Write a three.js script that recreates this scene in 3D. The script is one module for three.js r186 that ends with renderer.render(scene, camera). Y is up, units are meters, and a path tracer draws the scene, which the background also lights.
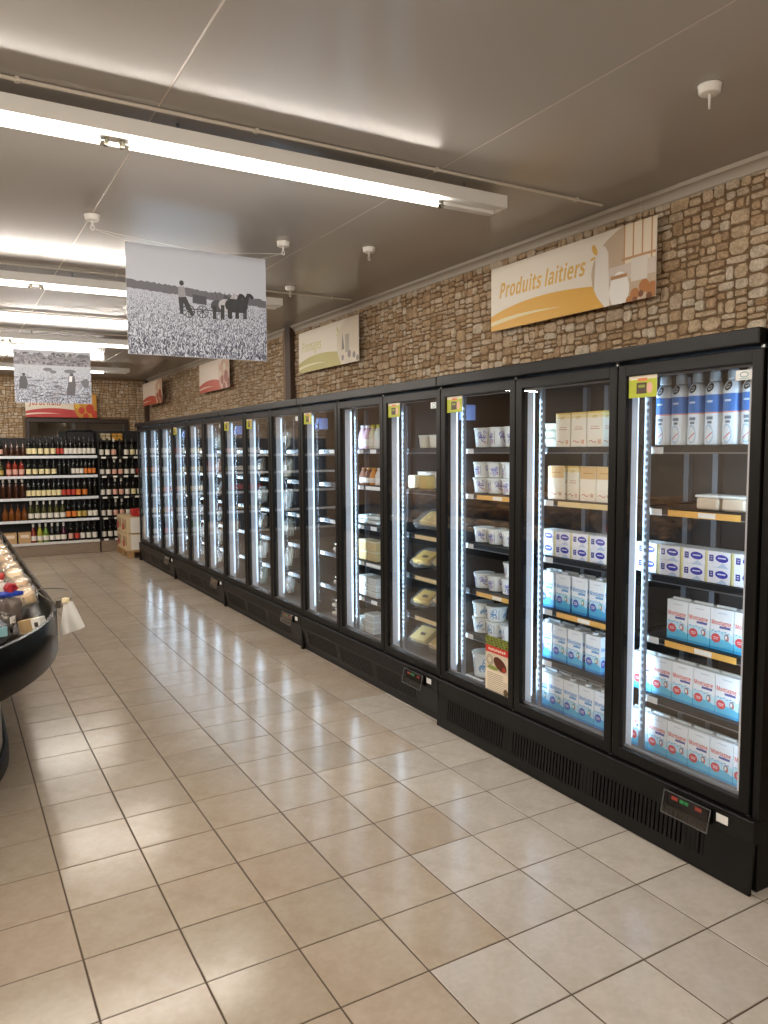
import * as THREE from 'three';
import { RoundedBoxGeometry } from 'three/addons/geometries/RoundedBoxGeometry.js';
import { mergeGeometries, toCreasedNormals } from 'three/addons/utils/BufferGeometryUtils.js';
import { RectAreaLightUniformsLib } from 'three/addons/lights/RectAreaLightUniformsLib.js';

// ---------------------------------------------------------------- camera, exposure, large lights
RectAreaLightUniformsLib.init();
const scene = new THREE.Scene();
scene.background = new THREE.Color(0x000000);
const camera = new THREE.PerspectiveCamera(2 * Math.atan(512 / 758.5) * 180 / Math.PI, 768 / 1024, 0.05, 60);
camera.position.set(0, 1.627, 0);
camera.rotation.order = 'YXZ';
camera.rotation.set(-0.0813, -0.5234, -0.0065);
const renderer = new THREE.WebGLRenderer({ antialias: true });
renderer.toneMapping = THREE.LinearToneMapping;
renderer.toneMappingExposure = 1.07;
renderer.shadowMap.enabled = true;
const TUBE_COLOR = new THREE.Color().setRGB(1, 0.92, 0.82);
const TUBE_POWER = 62, TUBE_GLOW = 3.2;
const LED_COLOR = new THREE.Color().setRGB(0.55, 0.78, 1);
const LED_POWER = 25, LED_GLOW = 1.7;
const TUBE_ROWS = [2.71, -0.16, -3.03, -5.84, -8.74, -11.65];       // z of the six rows of tubes under the ceiling
const TUBE_STARTS = [-5.215, -3.763, -2.311, -0.86, 0.639];          // x where each 1.42 m tube starts
for (const z of TUBE_ROWS) for (const [dy, dz, k] of [[-1, 0, 0.72], [-0.45, 0.893, 1.2], [-0.45, -0.893, 1.2]]) {   // a tube shines down and to both sides
  const l = new THREE.RectAreaLight(TUBE_COLOR, TUBE_POWER * k, 7.27, 0.025);
  l.position.set(-1.578, 2.771 + dy * 0.0165, z + dz * 0.0165); l.lookAt(-1.578, 2.771 + dy, z + dz); scene.add(l);
}
const DOOR_W = 0.667, Z0 = -1.655, XF = 2.49;                        // door pitch, near end and front plane of the freezers
for (let i = 0; i <= 15; i++) for (const s of [1, -1]) {             // light strips on both sides of every mullion
  if ((i === 0 && s === 1) || (i === 15 && s === -1)) continue;
  const z = Z0 - DOOR_W * i + (i === 0 ? -0.042 : i === 15 ? 0.042 : 0), l = new THREE.RectAreaLight(LED_COLOR, LED_POWER, 0.024, 1.5);
  l.position.set(2.599, 1.13, z + s * 0.0305); l.lookAt(2.599 + 1, 1.13, z + s * 1.0305); scene.add(l);
}

// ---------------------------------------------------------------- helpers
function rng(seed) { let a = seed >>> 0; return () => { a = a + 0x6D2B79F5 | 0; let t = Math.imul(a ^ a >>> 15, 1 | a); t = t + Math.imul(t ^ t >>> 7, 61 | t) ^ t; return ((t ^ t >>> 14) >>> 0) / 4294967296; }; }
const taken = new Map();
function numbered(n) { const k = taken.get(n) ?? 0; taken.set(n, k + 1); return k ? n + '_' + String(k).padStart(3, '0') : n; }
function mesh(name, geo, mat, parent) {
  const m = new THREE.Mesh(geo, mat); m.name = name; m.castShadow = m.receiveShadow = true;
  if (parent) parent.add(m); return m;
}
function tag(o, label, category, group) { o.userData.label = label; o.userData.category = category; if (group) o.userData.group = group; return o; }
function thing(name, label, category, pos = [0, 0, 0], turn = 0, group) {
  const g = new THREE.Group(); g.name = numbered(name); g.position.set(...pos); g.rotation.y = turn; scene.add(g); return tag(g, label, category, group);
}
function solo(name, geo, mat, label, category, group) { const m = mesh(numbered(name), geo, mat, scene); return tag(m, label, category, group); }
function struct(name, label, category) { const g = new THREE.Group(); g.name = name; g.userData = { kind: 'structure', label, category }; scene.add(g); return g; }
function bx(w, h, d, x = 0, y = 0, z = 0) { const g = new THREE.BoxGeometry(w, h, d); g.translate(x, y, z); return g; }
function span(x0, x1, y0, y1, z0, z1) { return bx(Math.abs(x1 - x0), Math.abs(y1 - y0), Math.abs(z1 - z0), (x0 + x1) / 2, (y0 + y1) / 2, (z0 + z1) / 2); }
function rb(w, h, d, r, x = 0, y = 0, z = 0, s = 2) { const g = new RoundedBoxGeometry(w, h, d, s, r); g.translate(x, y, z); return g; }
function cyl(r0, r1, h, x = 0, y = 0, z = 0, n = 20) { const g = new THREE.CylinderGeometry(r0, r1, h, n); g.translate(x, y, z); return g; }
function lathe(pts, n = 24) { return new THREE.LatheGeometry(pts.map(p => new THREE.Vector2(p[0], p[1])), n); }
function tube(pts, r, n = 16, m = 6, closed = false) { return new THREE.TubeGeometry(new THREE.CatmullRomCurve3(pts.map(p => new THREE.Vector3(...p)), closed), n, r, m, closed); }
function line(a, b, r) { return new THREE.TubeGeometry(new THREE.LineCurve3(new THREE.Vector3(...a), new THREE.Vector3(...b)), 1, r, 6); }
function metreUV(g) {                                                 // box projection, uv in metres
  if (g.index) g = g.toNonIndexed();
  if (!g.attributes.normal) g.computeVertexNormals();
  const p = g.attributes.position, n = g.attributes.normal, uv = new Float32Array(p.count * 2);
  for (let i = 0; i < p.count; i++) {
    const ax = Math.abs(n.getX(i)), ay = Math.abs(n.getY(i)), az = Math.abs(n.getZ(i));
    if (ay >= ax && ay >= az) { uv[2 * i] = p.getX(i); uv[2 * i + 1] = p.getZ(i); }
    else if (ax >= az) { uv[2 * i] = p.getZ(i); uv[2 * i + 1] = p.getY(i); }
    else { uv[2 * i] = p.getX(i); uv[2 * i + 1] = p.getY(i); }
  }
  g.setAttribute('uv', new THREE.BufferAttribute(uv, 2)); return g;
}
function merged(list) { return mergeGeometries(list.map(g => { const h = g.index ? g.toNonIndexed() : g.clone(); for (const k of Object.keys(h.attributes)) if (!['position', 'normal', 'uv'].includes(k)) h.deleteAttribute(k); return h; })); }
const ORD = ['first', 'second', 'third', 'fourth', 'fifth', 'sixth', 'seventh', 'eighth', 'ninth', 'tenth', 'eleventh', 'twelfth', 'thirteenth', 'fourteenth', 'fifteenth', 'sixteenth', 'seventeenth', 'eighteenth', 'nineteenth', 'twentieth'];
const ord = i => i < 20 ? ORD[i] : i < 29 ? 'twenty-' + ORD[i - 20] : ['thirtieth', 'thirty-first', 'thirty-second', 'thirty-third', 'thirty-fourth', 'thirty-fifth', 'thirty-sixth', 'thirty-seventh', 'thirty-eighth', 'thirty-ninth', 'fortieth'][i - 29];

// noise textures
function valueNoise(size, cells, rnd) {
  const g = Array.from({ length: cells * cells }, rnd), out = new Float32Array(size * size);
  for (let y = 0; y < size; y++) for (let x = 0; x < size; x++) {
    const fx = x / size * cells, fy = y / size * cells, ix = fx | 0, iy = fy | 0; let tx = fx - ix, ty = fy - iy;
    tx = tx * tx * (3 - 2 * tx); ty = ty * ty * (3 - 2 * ty);
    const a = g[(iy % cells) * cells + ix % cells], b = g[(iy % cells) * cells + (ix + 1) % cells], c = g[((iy + 1) % cells) * cells + ix % cells], d = g[((iy + 1) % cells) * cells + (ix + 1) % cells];
    out[y * size + x] = (a + (b - a) * tx) * (1 - ty) + (c + (d - c) * tx) * ty;
  } return out;
}
function noiseTex(size, layers, lo, hi, seed, srgb, tint) {           // layers: [cells, weight]
  const rnd = rng(seed), acc = new Float32Array(size * size); let tot = 0;
  for (const [c, w] of layers) { const n = valueNoise(size, c, rnd); tot += w; for (let i = 0; i < acc.length; i++) acc[i] += n[i] * w; }
  const d = new Uint8Array(size * size * 4);
  for (let i = 0; i < acc.length; i++) {
    const t = Math.min(1, Math.max(0, (acc[i] / tot - 0.5) * 1.6 + 0.5)), v = lo + (hi - lo) * t;
    d[4 * i] = 255 * v * (tint ? 1 : 1); d[4 * i + 1] = 255 * (tint ? v * (tint[1] + (1 - tint[1]) * t) : v); d[4 * i + 2] = 255 * (tint ? v * (tint[2] + (1 - tint[2]) * t) : v); d[4 * i + 3] = 255;
  }
  const t = new THREE.DataTexture(d, size, size); t.wrapS = t.wrapT = THREE.RepeatWrapping; t.magFilter = THREE.LinearFilter; t.minFilter = THREE.LinearMipmapLinearFilter; t.generateMipmaps = true;
  if (srgb) t.colorSpace = THREE.SRGBColorSpace; t.needsUpdate = true; return t;
}
function rep(t, r) { const c = t.clone(); c.repeat.set(r, r); c.needsUpdate = true; return c; }
function print(w, h, draw) {
  const c = document.createElement('canvas'); c.width = w; c.height = h; draw(c.getContext('2d'), w, h);
  const t = new THREE.CanvasTexture(c); t.colorSpace = THREE.SRGBColorSpace; t.magFilter = THREE.LinearFilter; return t;
}
const M = (color, roughness = 0.5, extra = {}) => new THREE.MeshStandardMaterial({ color, roughness, metalness: 0, ...extra });
const fineNoise = noiseTex(256, [[16, 1], [48, 1], [120, 0.9]], 0.86, 1, 11, true);
const mottle = noiseTex(256, [[4, 1], [12, 1], [40, 0.9]], 0.935, 1, 12, true, [1, 0.985, 0.965]);
const smudge = noiseTex(256, [[5, 1], [14, 1], [50, 0.6]], 0.75, 1, 13, false);
const stoneGrain = noiseTex(256, [[10, 1], [32, 1], [90, 1.2]], 0.74, 1, 14, true, [1, 0.97, 0.93]);
const stoneBump = noiseTex(256, [[8, 1], [30, 1], [80, 1]], 0, 1, 15, false);

const mat = {
  black: new THREE.MeshPhysicalMaterial({ color: 0x0e0d0d, roughness: 0.42, specularIntensity: 0.6 }), blackMatt: M(0x131212, 0.6), blackPlastic: new THREE.MeshPhysicalMaterial({ color: 0x060606, roughness: 0.25, specularIntensity: 0.5 }), inner: M(0x2a2523, 0.5), deck: M(0x504d4b, 0.4),
  steel: M(0xb9bcc0, 0.3, { metalness: 0.9 }), zinc: M(0x85898f, 0.5, { metalness: 0.5 }), chrome: M(0xd0d2d4, 0.18, { metalness: 1 }),
  mullion: M(0xe4e7ec, 0.35), white: M(0xe9e7e2, 0.45), housing: M(0xf3f3f1, 0.4), paper: M(0xefece4, 0.7), tagWhite: M(0xf2f2ee, 0.5),
  orangeTag: M(0xe6b055, 0.5), beigeTag: M(0xe0c48c, 0.5), clearRail: new THREE.MeshPhysicalMaterial({ color: 0xffffff, roughness: 0.12, transmission: 0.85, thickness: 0 }),
  glass: new THREE.MeshPhysicalMaterial({ color: 0xffffff, roughness: 0.0, transmission: 1, thickness: 0, ior: 1.8 }),
  film: new THREE.MeshPhysicalMaterial({ color: 0xffffff, roughness: 0.08, transmission: 0.93, thickness: 0, ior: 1.45 }),
  gasket: M(0x6d6f73, 0.6),
  led: new THREE.MeshStandardMaterial({ color: 0xffffff, emissive: LED_COLOR, emissiveIntensity: LED_GLOW, roughness: 0.4 }),
  tubeGlow: new THREE.MeshStandardMaterial({ color: 0xffffff, emissive: TUBE_COLOR, emissiveIntensity: TUBE_GLOW, roughness: 0.4 }),
};
// ---------------------------------------------------------------- floor: slab, tiles
const CEIL = 2.89, XW = 3.16, XL = -6.4, ZF = -13.75, ZB = 4.6;
{
  const floor = struct('floor', 'beige and pale grey square ceramic floor tiles with dark grout', 'floor');
  mesh('grout_bed', span(XL, XW, -0.12, -0.0022, ZF, ZB), M(0x57493b, 0.85, { map: rep(fineNoise, 1) }), floor);
  const T = 0.31, TZ = 0.3039, X0 = 0.3117, ZT = -2.19, g = 0.0056;
  const w = T - g, d = TZ - g, c = 0.0016;
  function tileGeo() {                                                // slab with a small bevel round the top
    const a = [[-w / 2, -d / 2], [w / 2, -d / 2], [w / 2, d / 2], [-w / 2, d / 2]], p = [], idx = [];
    for (const [x, z] of a) p.push(x, -0.008, z);
    for (const [x, z] of a) p.push(x, -c, z);
    for (const [x, z] of a) p.push(x - Math.sign(x) * c, 0, z - Math.sign(z) * c);
    for (let r = 0; r < 2; r++) for (let i = 0; i < 4; i++) { const j = (i + 1) % 4, A = r * 4 + i, B = r * 4 + j, C = A + 4, D = B + 4; idx.push(A, C, B, B, C, D); }
    idx.push(8, 11, 10, 8, 10, 9);
    const q = new THREE.BufferGeometry(); q.setAttribute('position', new THREE.Float32BufferAttribute(p, 3)); q.setIndex(idx); const f = q.toNonIndexed(); f.computeVertexNormals(); return metreUV(f);
  }
  const base = tileGeo(), variants = [];
  const rnd = rng(77);
  for (let k = 0; k < 5; k++) { const q = base.clone(), uv = q.attributes.uv, du = rnd() * 7, dv = rnd() * 7; for (let i = 0; i < uv.count; i++) uv.setXY(i, uv.getX(i) + du, uv.getY(i) + dv); variants.push(q); }
  const rough = rep(smudge, 1.7);
  const tm = (hex, r = 0.21) => M(hex, r, { map: rep(mottle, 1.9), roughnessMap: rough });
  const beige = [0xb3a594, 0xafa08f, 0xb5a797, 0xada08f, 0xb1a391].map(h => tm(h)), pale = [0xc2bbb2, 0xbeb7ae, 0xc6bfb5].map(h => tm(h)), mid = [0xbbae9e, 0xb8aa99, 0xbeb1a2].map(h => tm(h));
  const list = [];
  for (let n = Math.floor((XL - X0) / T) + 1; X0 + (n + 1) * T < XW + 0.2; n++) for (let r = -22; r < 38; r++) {
    const x = X0 + (n + 0.5) * T, z = ZT - (r + 0.5) * TZ; if (z < ZF || z > ZB - 0.1 || x > XW) continue;
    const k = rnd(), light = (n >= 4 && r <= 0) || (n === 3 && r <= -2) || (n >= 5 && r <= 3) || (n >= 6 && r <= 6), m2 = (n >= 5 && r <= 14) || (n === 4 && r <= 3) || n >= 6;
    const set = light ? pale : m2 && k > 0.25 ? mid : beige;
    const a = Math.atan2(x, -z) * 57.3, D = Math.hypot(x, z), seen = a > -1 && a < 58 && z < -0.6 && !(x > 2.47 && z < -1.6) && !(x < 0.2 && z < -4.1) && z > -13;
    list.push({ x, z, m: set[(rnd() * set.length) | 0], v: (rnd() * 5) | 0, tx: (rnd() - 0.5) * 0.0042, tz: (rnd() - 0.5) * 0.0042, dy: (rnd() - 0.5) * 0.0003, D: seen ? D : 99 });
  }
  list.sort((a, b) => a.D - b.D);
  const rest = new Map(), o = new THREE.Object3D();
  list.forEach((t, i) => {
    if (i < 300) { const q = mesh(numbered('floor_tile'), variants[t.v], t.m, floor); q.position.set(t.x, t.dy, t.z); q.rotation.set(t.tx, 0, t.tz); }
    else { o.position.set(t.x, t.dy, t.z); o.rotation.set(t.tx, 0, t.tz); o.updateMatrix(); if (!rest.has(t.m)) rest.set(t.m, []); rest.get(t.m).push(variants[t.v].clone().applyMatrix4(o.matrix)); }
  });
  for (const [m, gs] of rest) mesh('distant_floor_tiles', mergeGeometries(gs), m, floor).userData.kind = 'stuff';
}
// ---------------------------------------------------------------- ceiling: long sandwich panels side by side
{
  const ceiling = struct('ceiling', 'glossy grey beige metal panel ceiling with long joints', 'ceiling');
  const pm = new THREE.MeshPhysicalMaterial({ color: 0xb4b0ab, roughness: 0.2, specularIntensity: 0.3 });
  const edges = [XL, -5.56, -4.3, -3.04, -1.78, -0.52, 0.74, 2.0, XW];
  for (let i = 0; i < edges.length - 1; i++) mesh(numbered('ceiling_panel'), metreUV(rb(edges[i + 1] - edges[i] - 0.005, 0.08, ZB - ZF, 0.003, (edges[i] + edges[i + 1]) / 2, CEIL + 0.04, (ZB + ZF) / 2, 1)), pm, ceiling);
  for (let i = 1; i < edges.length - 1; i++) mesh('joint_strip', span(edges[i] - 0.004, edges[i] + 0.004, CEIL + 0.0015, CEIL + 0.02, ZF, ZB), M(0xcfc6ba, 0.4), ceiling);
  mesh('roof_slab', span(XL - 0.1, XW + 0.1, CEIL + 0.085, CEIL + 0.18, ZF - 0.1, ZB + 0.1), M(0x777777, 0.8), ceiling);
}
// ---------------------------------------------------------------- rubble stone walls
const stoneMats = [0xdfc8aa, 0xd5b996, 0xe5d4bc, 0xccaf8e, 0xdac1a0, 0xe9dcc8, 0xc2a582, 0xd9c6ae, 0xe2ccaf].map(h => M(h, 0.85, { map: rep(stoneGrain, 4), bumpMap: rep(stoneBump, 5), bumpScale: 0.004 }));
const mortar = M(0x947a5c, 0.95, { map: rep(stoneGrain, 5), bumpMap: rep(stoneBump, 8), bumpScale: 0.003 });
function rubble(u0, u1, v0, v1, rnd, sx = 1) {                        // irregular packing of rough blocks
  const out = [];
  (function cut(a, b, c, d, depth) {
    const w = b - a, h = d - c, wm = (0.055 + rnd() * 0.08) * sx, hm = (0.036 + rnd() * 0.05) * sx;
    if (w <= wm * 1.15 && h <= hm * 1.15) { out.push([a, b, c, d]); return; }
    if (w / 1.5 > h ? w > wm : !(h > hm)) { const k = a + w * (0.34 + rnd() * 0.32); cut(a, k, c, d); cut(k, b, c, d); }
    else { const k = c + h * (0.34 + rnd() * 0.32); cut(a, b, c, k); cut(a, b, k, d); }
  })(u0, u1, v0, v1);
  return out;
}
function stoneGeo([a, b, c, d], rnd, place) {                         // a block of ten sides with a rough worn face
  const j = 0.0016 + rnd() * 0.0034, w = b - a, h = d - c, cx = (a + b) / 2, cy = (c + d) / 2, n = 11, th = 0.005 + rnd() * 0.009, ring = [];
  const ph = rnd() * 6;
  for (let i = 0; i < n; i++) {
    const t = i / n * 2 * Math.PI + (rnd() - 0.5) * 0.35 + ph, co = Math.cos(t), si = Math.sin(t), q = 1 / Math.pow(Math.pow(Math.abs(co), 9) + Math.pow(Math.abs(si), 9), 1 / 9);
    ring.push([co * q * (w / 2 - j) * (0.93 + rnd() * 0.1), si * q * (h / 2 - j) * (0.93 + rnd() * 0.1)]);
  }
  const p = [], idx = [], tiltX = (rnd() - 0.5) * 0.1, tiltY = (rnd() - 0.5) * 0.1;
  for (const [x, y] of ring) p.push(place(cx + x, cy + y, 0));
  for (const [x, y] of ring) p.push(place(cx + x, cy + y, th * 0.55));
  for (const [x, y] of ring) p.push(place(cx + x * 0.88, cy + y * 0.85, th + x * tiltX + y * tiltY + (rnd() - 0.5) * 0.003));
  p.push(place(cx, cy, th + 0.002));
  for (let r = 0; r < 2; r++) for (let i = 0; i < n; i++) { const k = (i + 1) % n, A = r * n + i, B = r * n + k; idx.push(A, B, A + n, B, B + n, A + n); }
  for (let i = 0; i < n; i++) idx.push(2 * n + i, 2 * n + (i + 1) % n, 3 * n);
  const g = new THREE.BufferGeometry(); g.setAttribute('position', new THREE.Float32BufferAttribute(p.flat(), 3)); g.setIndex(idx);
  const f = g.toNonIndexed(); f.computeVertexNormals(); return metreUV(f);
}
{
  const wall = struct('wall_right', 'rubble stone wall above the row of freezers', 'wall');
  mesh('mortar_bed', metreUV(span(XW, XW + 0.15, 0, CEIL, ZF, ZB)), mortar, wall);
  const rnd = rng(5), place = (u, v, t) => [XW - t + 0.001, v, -u];
  const list = rubble(1.2, -ZF - 0.02, 1.98, 2.845, rnd).map(r => ({ g: stoneGeo(r, rnd, place), u: (r[0] + r[1]) / 2, m: stoneMats[(rnd() * 9) | 0] }));
  list.sort((a, b) => (a.u < 2 ? a.u + 50 : a.u) - (b.u < 2 ? b.u + 50 : b.u));
  const rest = new Map();
  list.forEach((s, i) => { if (i < 300) mesh(numbered('stone'), s.g, s.m, wall); else { if (!rest.has(s.m)) rest.set(s.m, []); rest.get(s.m).push(s.g); } });
  for (const [m, gs] of rest) mesh('distant_stones', mergeGeometries(gs), m, wall).userData.kind = 'stuff';
}
{ // coving between stone wall and ceiling
  const t = struct('trim_1', 'pale grey coving strip between stone wall and ceiling', 'trim');
  const s = new THREE.Shape(); s.moveTo(0, 0); s.lineTo(0.06, 0); s.lineTo(0.05, -0.016); s.quadraticCurveTo(0.018, -0.02, 0.014, -0.052); s.lineTo(0, -0.06); s.closePath();
  const g = new THREE.ExtrudeGeometry(s, { depth: ZB - ZF, bevelEnabled: false, curveSegments: 5 }); g.rotateY(Math.PI); g.translate(XW - 0.0, CEIL, ZB);
  mesh('coving', g, M(0xb7aea2, 0.55), t);
  const p = struct('trim_2', 'dark brown timber post on the stone wall above freezers', 'trim');
  mesh('post', rb(0.07, CEIL - 1.98, 0.14, 0.008, XW - 0.03, (CEIL + 1.98) / 2, -7.33), M(0x4a3526, 0.6, { map: rep(fineNoise, 3) }), p);
  mesh('post_edge', rb(0.05, CEIL - 1.98, 0.09, 0.006, XW - 0.02, (CEIL + 1.98) / 2, -7.45), M(0x8a7156, 0.7), p);
  const q = struct('trim_3', 'dark timber post in the far corner of the stone walls', 'trim');
  mesh('post', rb(0.06, 1.0, 0.07, 0.006, XW - 0.04, 2.39, ZF + 0.045), M(0x3a2a1f, 0.6), q);
}
// far wall with the interior window
const WIN = [1.16, 2.79, 1.45, 2.19];                                  // x0, x1, y0, y1 of the opening
{
  const wall = struct('wall_far', 'rubble stone wall behind the wine shelves', 'wall');
  for (const a of [[XL, WIN[0], 0, CEIL], [WIN[1], XW, 0, CEIL], [WIN[0], WIN[1], 0, WIN[2]], [WIN[0], WIN[1], WIN[3], CEIL]]) mesh('mortar_bed', metreUV(span(a[0], a[1], a[2], a[3], ZF - 0.15, ZF)), mortar, wall);
  const rnd = rng(9), place = (u, v, t) => [u, v, ZF + t - 0.001], rest = new Map();
  for (const [a, b, c, d] of [[-1.6, WIN[0] - 0.03, 1.2, 2.85], [WIN[1] + 0.03, XW - 0.08, 1.2, 2.85], [WIN[0] - 0.03, WIN[1] + 0.03, WIN[3] + 0.03, 2.85]])
    for (const r of rubble(a, b, c, d, rnd)) { const m = stoneMats[(rnd() * 9) | 0]; if (!rest.has(m)) rest.set(m, []); rest.get(m).push(stoneGeo(r, rnd, place)); }
  for (const [m, gs] of rest) mesh('distant_stones', mergeGeometries(gs), m, wall).userData.kind = 'stuff';
  const win = struct('window_1', 'dark brown framed interior window above the wine shelves', 'window');
  const fm = M(0x3b2a22, 0.5, { map: rep(fineNoise, 2) }), [x0, x1, y0, y1] = WIN, f = 0.07;
  mesh('frame_head', rb(x1 - x0, f, 0.12, 0.006, (x0 + x1) / 2, y1 - f / 2, ZF - 0.02), fm, win);
  mesh('frame_sill', rb(x1 - x0, f, 0.12, 0.006, (x0 + x1) / 2, y0 + f / 2, ZF - 0.02), fm, win);
  for (const x of [x0 + f / 2, x1 - f / 2]) mesh('frame_jamb', rb(f, y1 - y0 - 2 * f, 0.12, 0.006, x, (y0 + y1) / 2, ZF - 0.02), fm, win);
  mesh('mullion', rb(0.05, y1 - y0 - 2 * f, 0.06, 0.005, x0 + 0.75, (y0 + y1) / 2, ZF - 0.02), M(0x4c4a46, 0.5), win);
  for (const [a, b] of [[x0 + f, x0 + 0.725], [x0 + 0.775, x1 - f]]) mesh('pane', span(a, b, y0 + f, y1 - f, ZF - 0.034, ZF - 0.03), mat.glass, win);
  const back = struct('wall_store', 'grey plaster wall of the back room seen through the window', 'wall');
  const bm = M(0xa3abab, 0.8);
  mesh('plaster', span(x0 - 0.6, x1 + 0.5, 0.9, 2.6, ZF - 1.3, ZF - 1.25), bm, back);
  for (const x of [x0 - 0.6, x1 + 0.5]) mesh('plaster_return', span(x - 0.03, x + 0.03, 0.9, 2.6, ZF - 1.25, ZF - 0.15), bm, back);
  mesh('lid', span(x0 - 0.6, x1 + 0.5, 2.6, 2.65, ZF - 1.3, ZF - 0.15), bm, back);
  mesh('shelf_board', span(x0 - 0.57, x1 + 0.47, 0.9, 0.95, ZF - 1.25, ZF - 0.15), bm, back);
  for (let i = 0; i < 4; i++) { const x = 1.33 + i * 0.17 + (i > 1 ? 0.1 : 0), v = thing('steel_canister', `${ord(i)} steel canister from the left behind the interior window`, 'canister', [x, 0.95, ZF - 0.5], 0, 'canisters in the back room'); mesh('body', lathe([[0, 0], [0.06, 0], [0.06, 0.8], [0.045, 0.86], [0.02, 0.9], [0.02, 0.95], [0, 0.95]], 16), mat.zinc, v); mesh('band', cyl(0.0615, 0.0615, 0.05, 0, 0.6, 0, 16), M(0x34383c, 0.5), v); }
}
// walls that close the shop outside the frame
{
  const wm = M(0xb9a68c, 0.8);
  const l = struct('wall_left', 'plain beige shop wall', 'wall'); mesh('plaster', span(XL - 0.12, XL, 0, CEIL, ZF, ZB), wm, l);
  const b = struct('wall_back', 'plain beige shop wall behind the viewer', 'wall'); mesh('plaster', span(XL, XW, 0, CEIL, ZB, ZB + 0.12), wm, b);
}
// ---------------------------------------------------------------- ceiling tube lights
const holderMat = M(0x6b6654, 0.5);
TUBE_ROWS.forEach((z, k) => {
  const names = ['behind the viewer', 'straight above the viewer', 'nearest, ending beside the dairy sign', 'second in view, behind the large hanging photo', 'third in view, above the small hanging photo', 'farthest, close to the stone end wall'];
  const t = thing('tube_light', 'white ceiling tube light row ' + names[k], 'ceiling light', [0, CEIL, z], 0, 'rows of ceiling tube lights');
  const xe = 2.405, x0 = -5.3, L = xe - x0;
  mesh('housing', rb(L, 0.06, 0.15, 0.004, (xe + x0) / 2, -0.075, 0, 1), mat.housing, t);
  mesh('end_reflector', merged([rb(0.3, 0.018, 0.034, 0.004, 2.22, -0.1145, 0, 1), span(2.372, 2.4, -0.107, -0.103, -0.025, 0.025)]), mat.housing, t);
  for (const x of TUBE_STARTS) {
    const q = mesh('fluorescent_tube', cyl(0.0125, 0.0125, 1.40, 0, 0, 0, 16).rotateZ(Math.PI / 2).translate(x + 0.71, -0.1195, 0), mat.tubeGlow, t);
    for (const s of [0.004, 1.416]) mesh('tube_cap', cyl(0.0135, 0.0135, 0.016, 0, 0, 0, 14).rotateZ(Math.PI / 2).translate(x + s, -0.1195, 0), mat.chrome, t);
    for (const s of [-0.011, 1.431]) mesh('lamp_holder', rb(0.014, 0.03, 0.03, 0.003, x + s, -0.1185, 0, 1), holderMat, t);
  }
  for (let x = -4.6; x < 2.4; x += 1.36) mesh('hanger', cyl(0.006, 0.006, 0.04, x, -0.02, 0, 8), mat.zinc, t);
});
for (const [z, x1, l] of [[-3.0, 3.0, 'nearest tube light to the stone wall'], [-5.8, 3.0, 'second tube light behind the hanging photo'], [-7.68, 3.0, 'ceiling between two tube light rows, carrying no lamps'], [-8.7, 3.0, 'third tube light in view']]) {
  const c = thing('cable_conduit', 'thin pale cable conduit along the ' + l, 'conduit', [0, CEIL, z]);
  mesh('pipe', cyl(0.007, 0.007, x1 + 5.2, 0, 0, 0, 10).rotateZ(Math.PI / 2).translate((x1 - 5.2) / 2, -0.009, 0.075), M(0xd4ccc0, 0.4), c);
  for (let x = 2.82; x > -4; x -= 0.85) mesh('clip', rb(0.016, 0.018, 0.026, 0.003, x, -0.009, 0.075, 1), M(0xdad3c8, 0.4), c);
}
// ceiling hooks
const hookSpots = [[2.373, -1.817, 'near the right edge above the dairy sign'], [0.742, -4.387, 'left above the large hanging photo'], [1.836, -4.384, 'right above the large hanging photo'], [2.359, -4.254, 'between the dairy sign and the large photo'], [2.365, -5.525, 'above the green edged sign'], [0.742, -9.7, 'left above the small far hanging photo'], [1.7, -9.7, 'right above the small far hanging photo']];
for (const [x, z, l] of hookSpots) {
  const h = thing('ceiling_hook', 'round white ceiling hook ' + l, 'hook', [x, CEIL, z]);
  mesh('base_disc', lathe([[0, -0.032], [0.03, -0.031], [0.036, -0.026], [0.039, -0.004], [0.041, 0], [0, 0]], 28), mat.white, h);
  mesh('eye_stem', cyl(0.004, 0.005, 0.022, 0, -0.042, 0, 10), mat.white, h);
  mesh('eye_ring', new THREE.TorusGeometry(0.013, 0.0032, 8, 18).rotateY(0.6).translate(0, -0.065, 0), mat.white, h);
}
// small dome camera at the far end of the ceiling
{
  const c = thing('dome_camera', 'small black dome camera on the far ceiling near corner', 'camera', [2.28, CEIL, -12.0]);
  mesh('mount', lathe([[0, -0.05], [0.05, -0.05], [0.055, -0.01], [0.055, 0], [0, 0]], 20), mat.white, c);
  mesh('dome', new THREE.SphereGeometry(0.045, 20, 10, 0, 6.2832, Math.PI / 2, Math.PI / 2).translate(0, -0.05, 0), mat.blackPlastic, c);
}
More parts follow.
